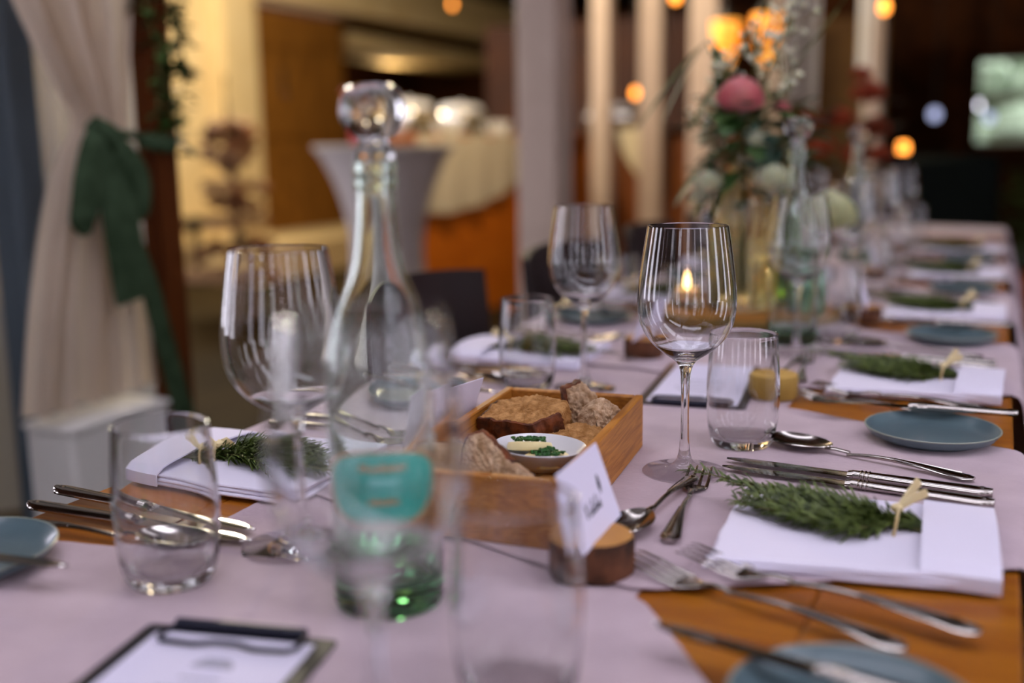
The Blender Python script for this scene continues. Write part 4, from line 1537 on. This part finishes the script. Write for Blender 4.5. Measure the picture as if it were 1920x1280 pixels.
K_clip = Kind(make_clip, 'clipboard', 'black menu clipboards on the table')
K_clip.put((-.376, .362, ZT), R(12), 'black clipboard with wire clip and white menu sheet at the front edge')
K_clip.put((-.311, 1.247, ZT), R(186), 'black clipboard with white menu sheet behind the sharp wine glass')
K_clip.put((-.385, 2.45, ZT), R(8), 'black menu clipboard beyond the flower bouquet')

# ---- bread box --------------------------------------------
BA = R(5.5)
BXc = Vector((-.3555, .812))
BWd, BLn, BH = .140, .283, .052
bx = thing('bread_box', 'open orange-brown wooden box filled with bread', 'box', (BXc.x, BXc.y, ZT), BA)
tk = .008
MB().box((0, 0, .004), (BWd-.002, BLn-.002, .006)).build('base', M_wood_box, bx, smooth=False)
for sx in (-1, 1):
    MB().box((sx*(BWd/2-tk/2), 0, BH/2+.001), (tk, BLn, BH), bev=.0012).build('side_panel', M_wood_box, bx, smooth=False)
for sy in (-1, 1):
    MB().box((0, sy*(BLn/2-tk/2), BH/2+.001), (BWd-2*tk+.0004, tk, BH-.0006), bev=.0012).build('end_panel', M_wood_box, bx, smooth=False)
MX = Matrix.Translation((BXc.x, BXc.y, ZT)) @ Matrix.Rotation(BA, 4, 'Z')


def bread(name, label, outline, th, loc, rot, crust_edges, crumb=None, seed=1.0):
    """slice: outline polygon extruded and roughened; edges in crust_edges carry crust"""
    t = empty(name)
    n = len(outline)
    # resample outline
    P = []; E = []
    for i in range(n):
        a = Vector(outline[i]); b = Vector(outline[(i+1) % n])
        m_ = max(2, int((b-a).length/.0016))
        for k in range(m_):
            q_ = a.lerp(b, k/m_)
            w0 = noise.noise(Vector((q_.x*90, q_.y*90, seed*3)))*.0032+noise.noise(Vector((q_.x*260, q_.y*260, seed*5)))*.0012
            P.append(q_+q_.normalized()*w0); E.append(i)
    cen = sum(P, Vector((0, 0)))/len(P)
    N_ = len(P)
    body = MB(); cr_ = MB()
    def rough(p, amp=.0019):
        q = Vector(p)*320
        v = noise.noise(q+Vector((seed*10, 0, 0)))+.6*noise.noise(q*2.3)
        return v*amp
    rings = 14
    vs = []; fs = []
    for side, z in ((1, th/2), (-1, -th/2)):
        base = len(vs)
        for r_ in range(rings+1):
            f = 1-r_/rings
            for i in range(N_):
                p = cen+(P[i]-cen)*max(f, .02)
                zz = z+side*(rough((p.x, p.y, z))-(.0016 if r_ == 0 else 0))
                vs.append((p.x, p.y, zz))
        for r_ in range(rings):
            for i in range(N_):
                a = base+r_*N_+i; b = base+r_*N_+(i+1) % N_
                q = (a, b, b+N_, a+N_)
                fs.append(q if side > 0 else tuple(reversed(q)))
    body.add(vs, fs)
    # wall between, in layers
    lay_n = 10; wv = []; 
    for l in range(lay_n+1):
        z = th/2-.0016-(th-.0032)*l/lay_n
        bul = .0016*math.sin(PI*l/lay_n)
        for i in range(N_):
            d = (P[i]-cen).normalized()
            p = P[i]+d*(bul+rough((P[i].x, P[i].y, z), .0017))
            if l in (0, lay_n): p = P[i]
            wv.append((p.x, p.y, z))
    wf2 = [[], []]
    for l in range(lay_n):
        for i in range(N_):
            a = l*N_+i; b = l*N_+(i+1) % N_
            wf2[1 if E[i] in crust_edges else 0].append((a+N_, b+N_, b, a))
    body.add(wv, wf2[0])
    if wf2[1]:
        # crust: slightly proud of the crumb
        wv2 = []
        for l in range(lay_n+1):
            for i in range(N_):
                d = (P[i]-cen).normalized(); x, y, z = wv[l*N_+i]
                wv2.append((x+d.x*.0012, y+d.y*.0012, z*1.06))
        cr_.add(wv2, wf2[1])
        # lip over the cut face
        for l, z in ((0, 1), (lay_n, -1)):
            lv_ = []; lf = []
            for i in range(N_):
                d = (P[i]-cen).normalized(); x, y, zz = wv2[l*N_+i]
                wdt = .0022+.0012*noise.noise(Vector((i*.4, seed, 0)))
                lv_.append((x, y, zz)); lv_.append((x-d.x*wdt, y-d.y*wdt, zz+z*.0006))
            for i in range(N_):
                if E[i] in crust_edges:
                    j = (i+1) % N_
                    lf.append((2*i, 2*j, 2*j+1, 2*i+1))
            cr_.add(lv_, lf)
    body.build('crumb', crumb or M_crumb, t, angle=180)
    if cr_.f:
        cr_.build('crust', M_crust, t, angle=180)
    t.matrix_world = MX @ Matrix.Translation(loc) @ rot
    tag(t, label, 'bread', 'pieces of bread in the wooden box')
    return t


def rx(a): return Matrix.Rotation(R(a), 4, 'X')
def ry(a): return Matrix.Rotation(R(a), 4, 'Y')
def rzm(a): return Matrix.Rotation(R(a), 4, 'Z')


# local box axes: x right, y away from camera, z up from the base of the box
bread('bread_slice', 'large triangular bread slice leaning at the front of the box', [(-.044, -.024), (.062, -.024), (.056, -.008), (.016, .012), (-.014, .034), (-.026, .030), (-.028, .006)], .018,
      (.006, -.106, .039), rzm(-5) @ rx(60), (3, 4, 5, 1), seed=1)
bread('bread_slice', 'pale bread piece at the left front corner of the box', [(-.028, -.02), (.026, -.02), (.024, .016), (-.006, .024), (-.03, .012)], .022, (-.037, -.083, .034), rzm(20) @ rx(34), (2, 3), seed=2)
bread('bread_slice', 'flat bread slice with cut face up at the back left of the box', [(-.038, -.020), (.020, -.028), (.036, -.006), (.036, .018), (.0, .026), (-.034, .014)], .024,
      (-.018, .048, .046), rzm(-6) @ rx(16) @ ry(-4), (0, 1, 5), crumb=M_crumb2, seed=3)
bread('bread_slice', 'narrow bread piece standing upright against the back of the box', [(-.014, -.022), (.016, -.020), (.015, .010), (.004, .026), (-.012, .024)], .022, (.018, .102, .044), rzm(30) @ rx(76) @ rzm(10), (3, 4), seed=4)
bread('bread_slice', 'crumbly bread chunk in the back right corner of the box', [(-.018, -.016), (.018, -.018), (.020, .010), (.002, .022), (-.018, .012)], .024, (.046, .070, .040), rzm(50) @ rx(58) @ ry(15), (), seed=5)
bread('bread_slice', 'brown bread slice lying low at the right side of the box', [(-.036, -.018), (.030, -.022), (.036, .008), (.010, .026), (-.028, .018)], .020, (.028, .032, .030), rzm(8) @ rx(12), (0, 4), crumb=M_crumb2, seed=6)
bread('bread_slice', 'bread slice lying beneath the others in the middle of the box', [(-.04, -.03), (.03, -.03), (.036, .02), (-.03, .03)], .016, (-.026, .002, .016), rzm(12), (0, 3), crumb=M_crumb2, seed=7)
bread('bread_slice', 'bread slice lying at the bottom back of the box', [(-.05, -.03), (.04, -.03), (.046, .03), (-.04, .03)], .016, (.0, .078, .016), rzm(-4), (0, 2), crumb=M_crumb2, seed=8)
bread('bread_slice', 'bread piece lying at the bottom front of the box', [(-.05, -.018), (.05, -.018), (.046, .018), (-.04, .018)], .014, (.0, -.110, .015), rzm(2), (0, 2), seed=9)

# dish with butter and chives
dh = thing('butter_dish', 'small oval white porcelain dish resting in the bread box', 'dish')
dh.matrix_world = MX @ Matrix.Translation((.020, -.034, .0262)) @ rzm(-16) @ ry(0)
MB().lathe([(0, .0), (.012, .0), (.015, .001), (.026, .008), (.034, .0175), (.0355, .0205), (.0350, .0212), (.0335, .0200), (.025, .0105), (.014, .0042), (0, .0035)], 56, sx=1.15, sy=.95).build('bowl', M_china, dh)


def make_butter():
    t = empty('butter_pat')
    MB().lathe([(0, 0), (.014, 0), (.0185, .001), (.0192, .004), (.0180, .0072), (.012, .0080), (0, .0078)], 28, wob=lambda a, z: 1+.03*math.sin(9*a)).build('butter', M_butter, t)
    c = MB(); rnd = random.Random(2)
    for k in range(80):
        a = rnd.uniform(0, 6.28); r = .014*math.sqrt(rnd.random())
        q = Vector((r*math.cos(a), r*math.sin(a)*.8, .0084+rnd.uniform(0, .0030)))
        rr = rnd.uniform(.0010, .0021)
        tl = Matrix.Translation(q) @ Matrix.Rotation(rnd.uniform(0, 1.2), 4, 'X') @ Matrix.Rotation(rnd.uniform(0, 6), 4, 'Z')
        c.lathe([(rr, -.0005), (rr, .0007), (rr*.65, .0007), (rr*.65, -.0005), (rr, -.0005)], 9, mx=tl)
    c.build('chopped_chives', M_chive, t)
    return t


K_but = Kind(make_butter, 'butter', 'butter pats in the white dish')
b1 = K_but.put((0, 0, 0), 0, 'butter pat with chives tilted up on the left of the white dish')
b1.matrix_world = dh.matrix_world @ Matrix.Translation((-.013, .004, .0125)) @ rzm(30) @ rx(-16)
b2 = K_but.put((0, 0, 0), 0, 'butter pat with chives lying flat on the right of the white dish')
b2.matrix_world = dh.matrix_world @ Matrix.Translation((.010, -.005, .0072)) @ rzm(200)

bpy.context.view_layer.update()
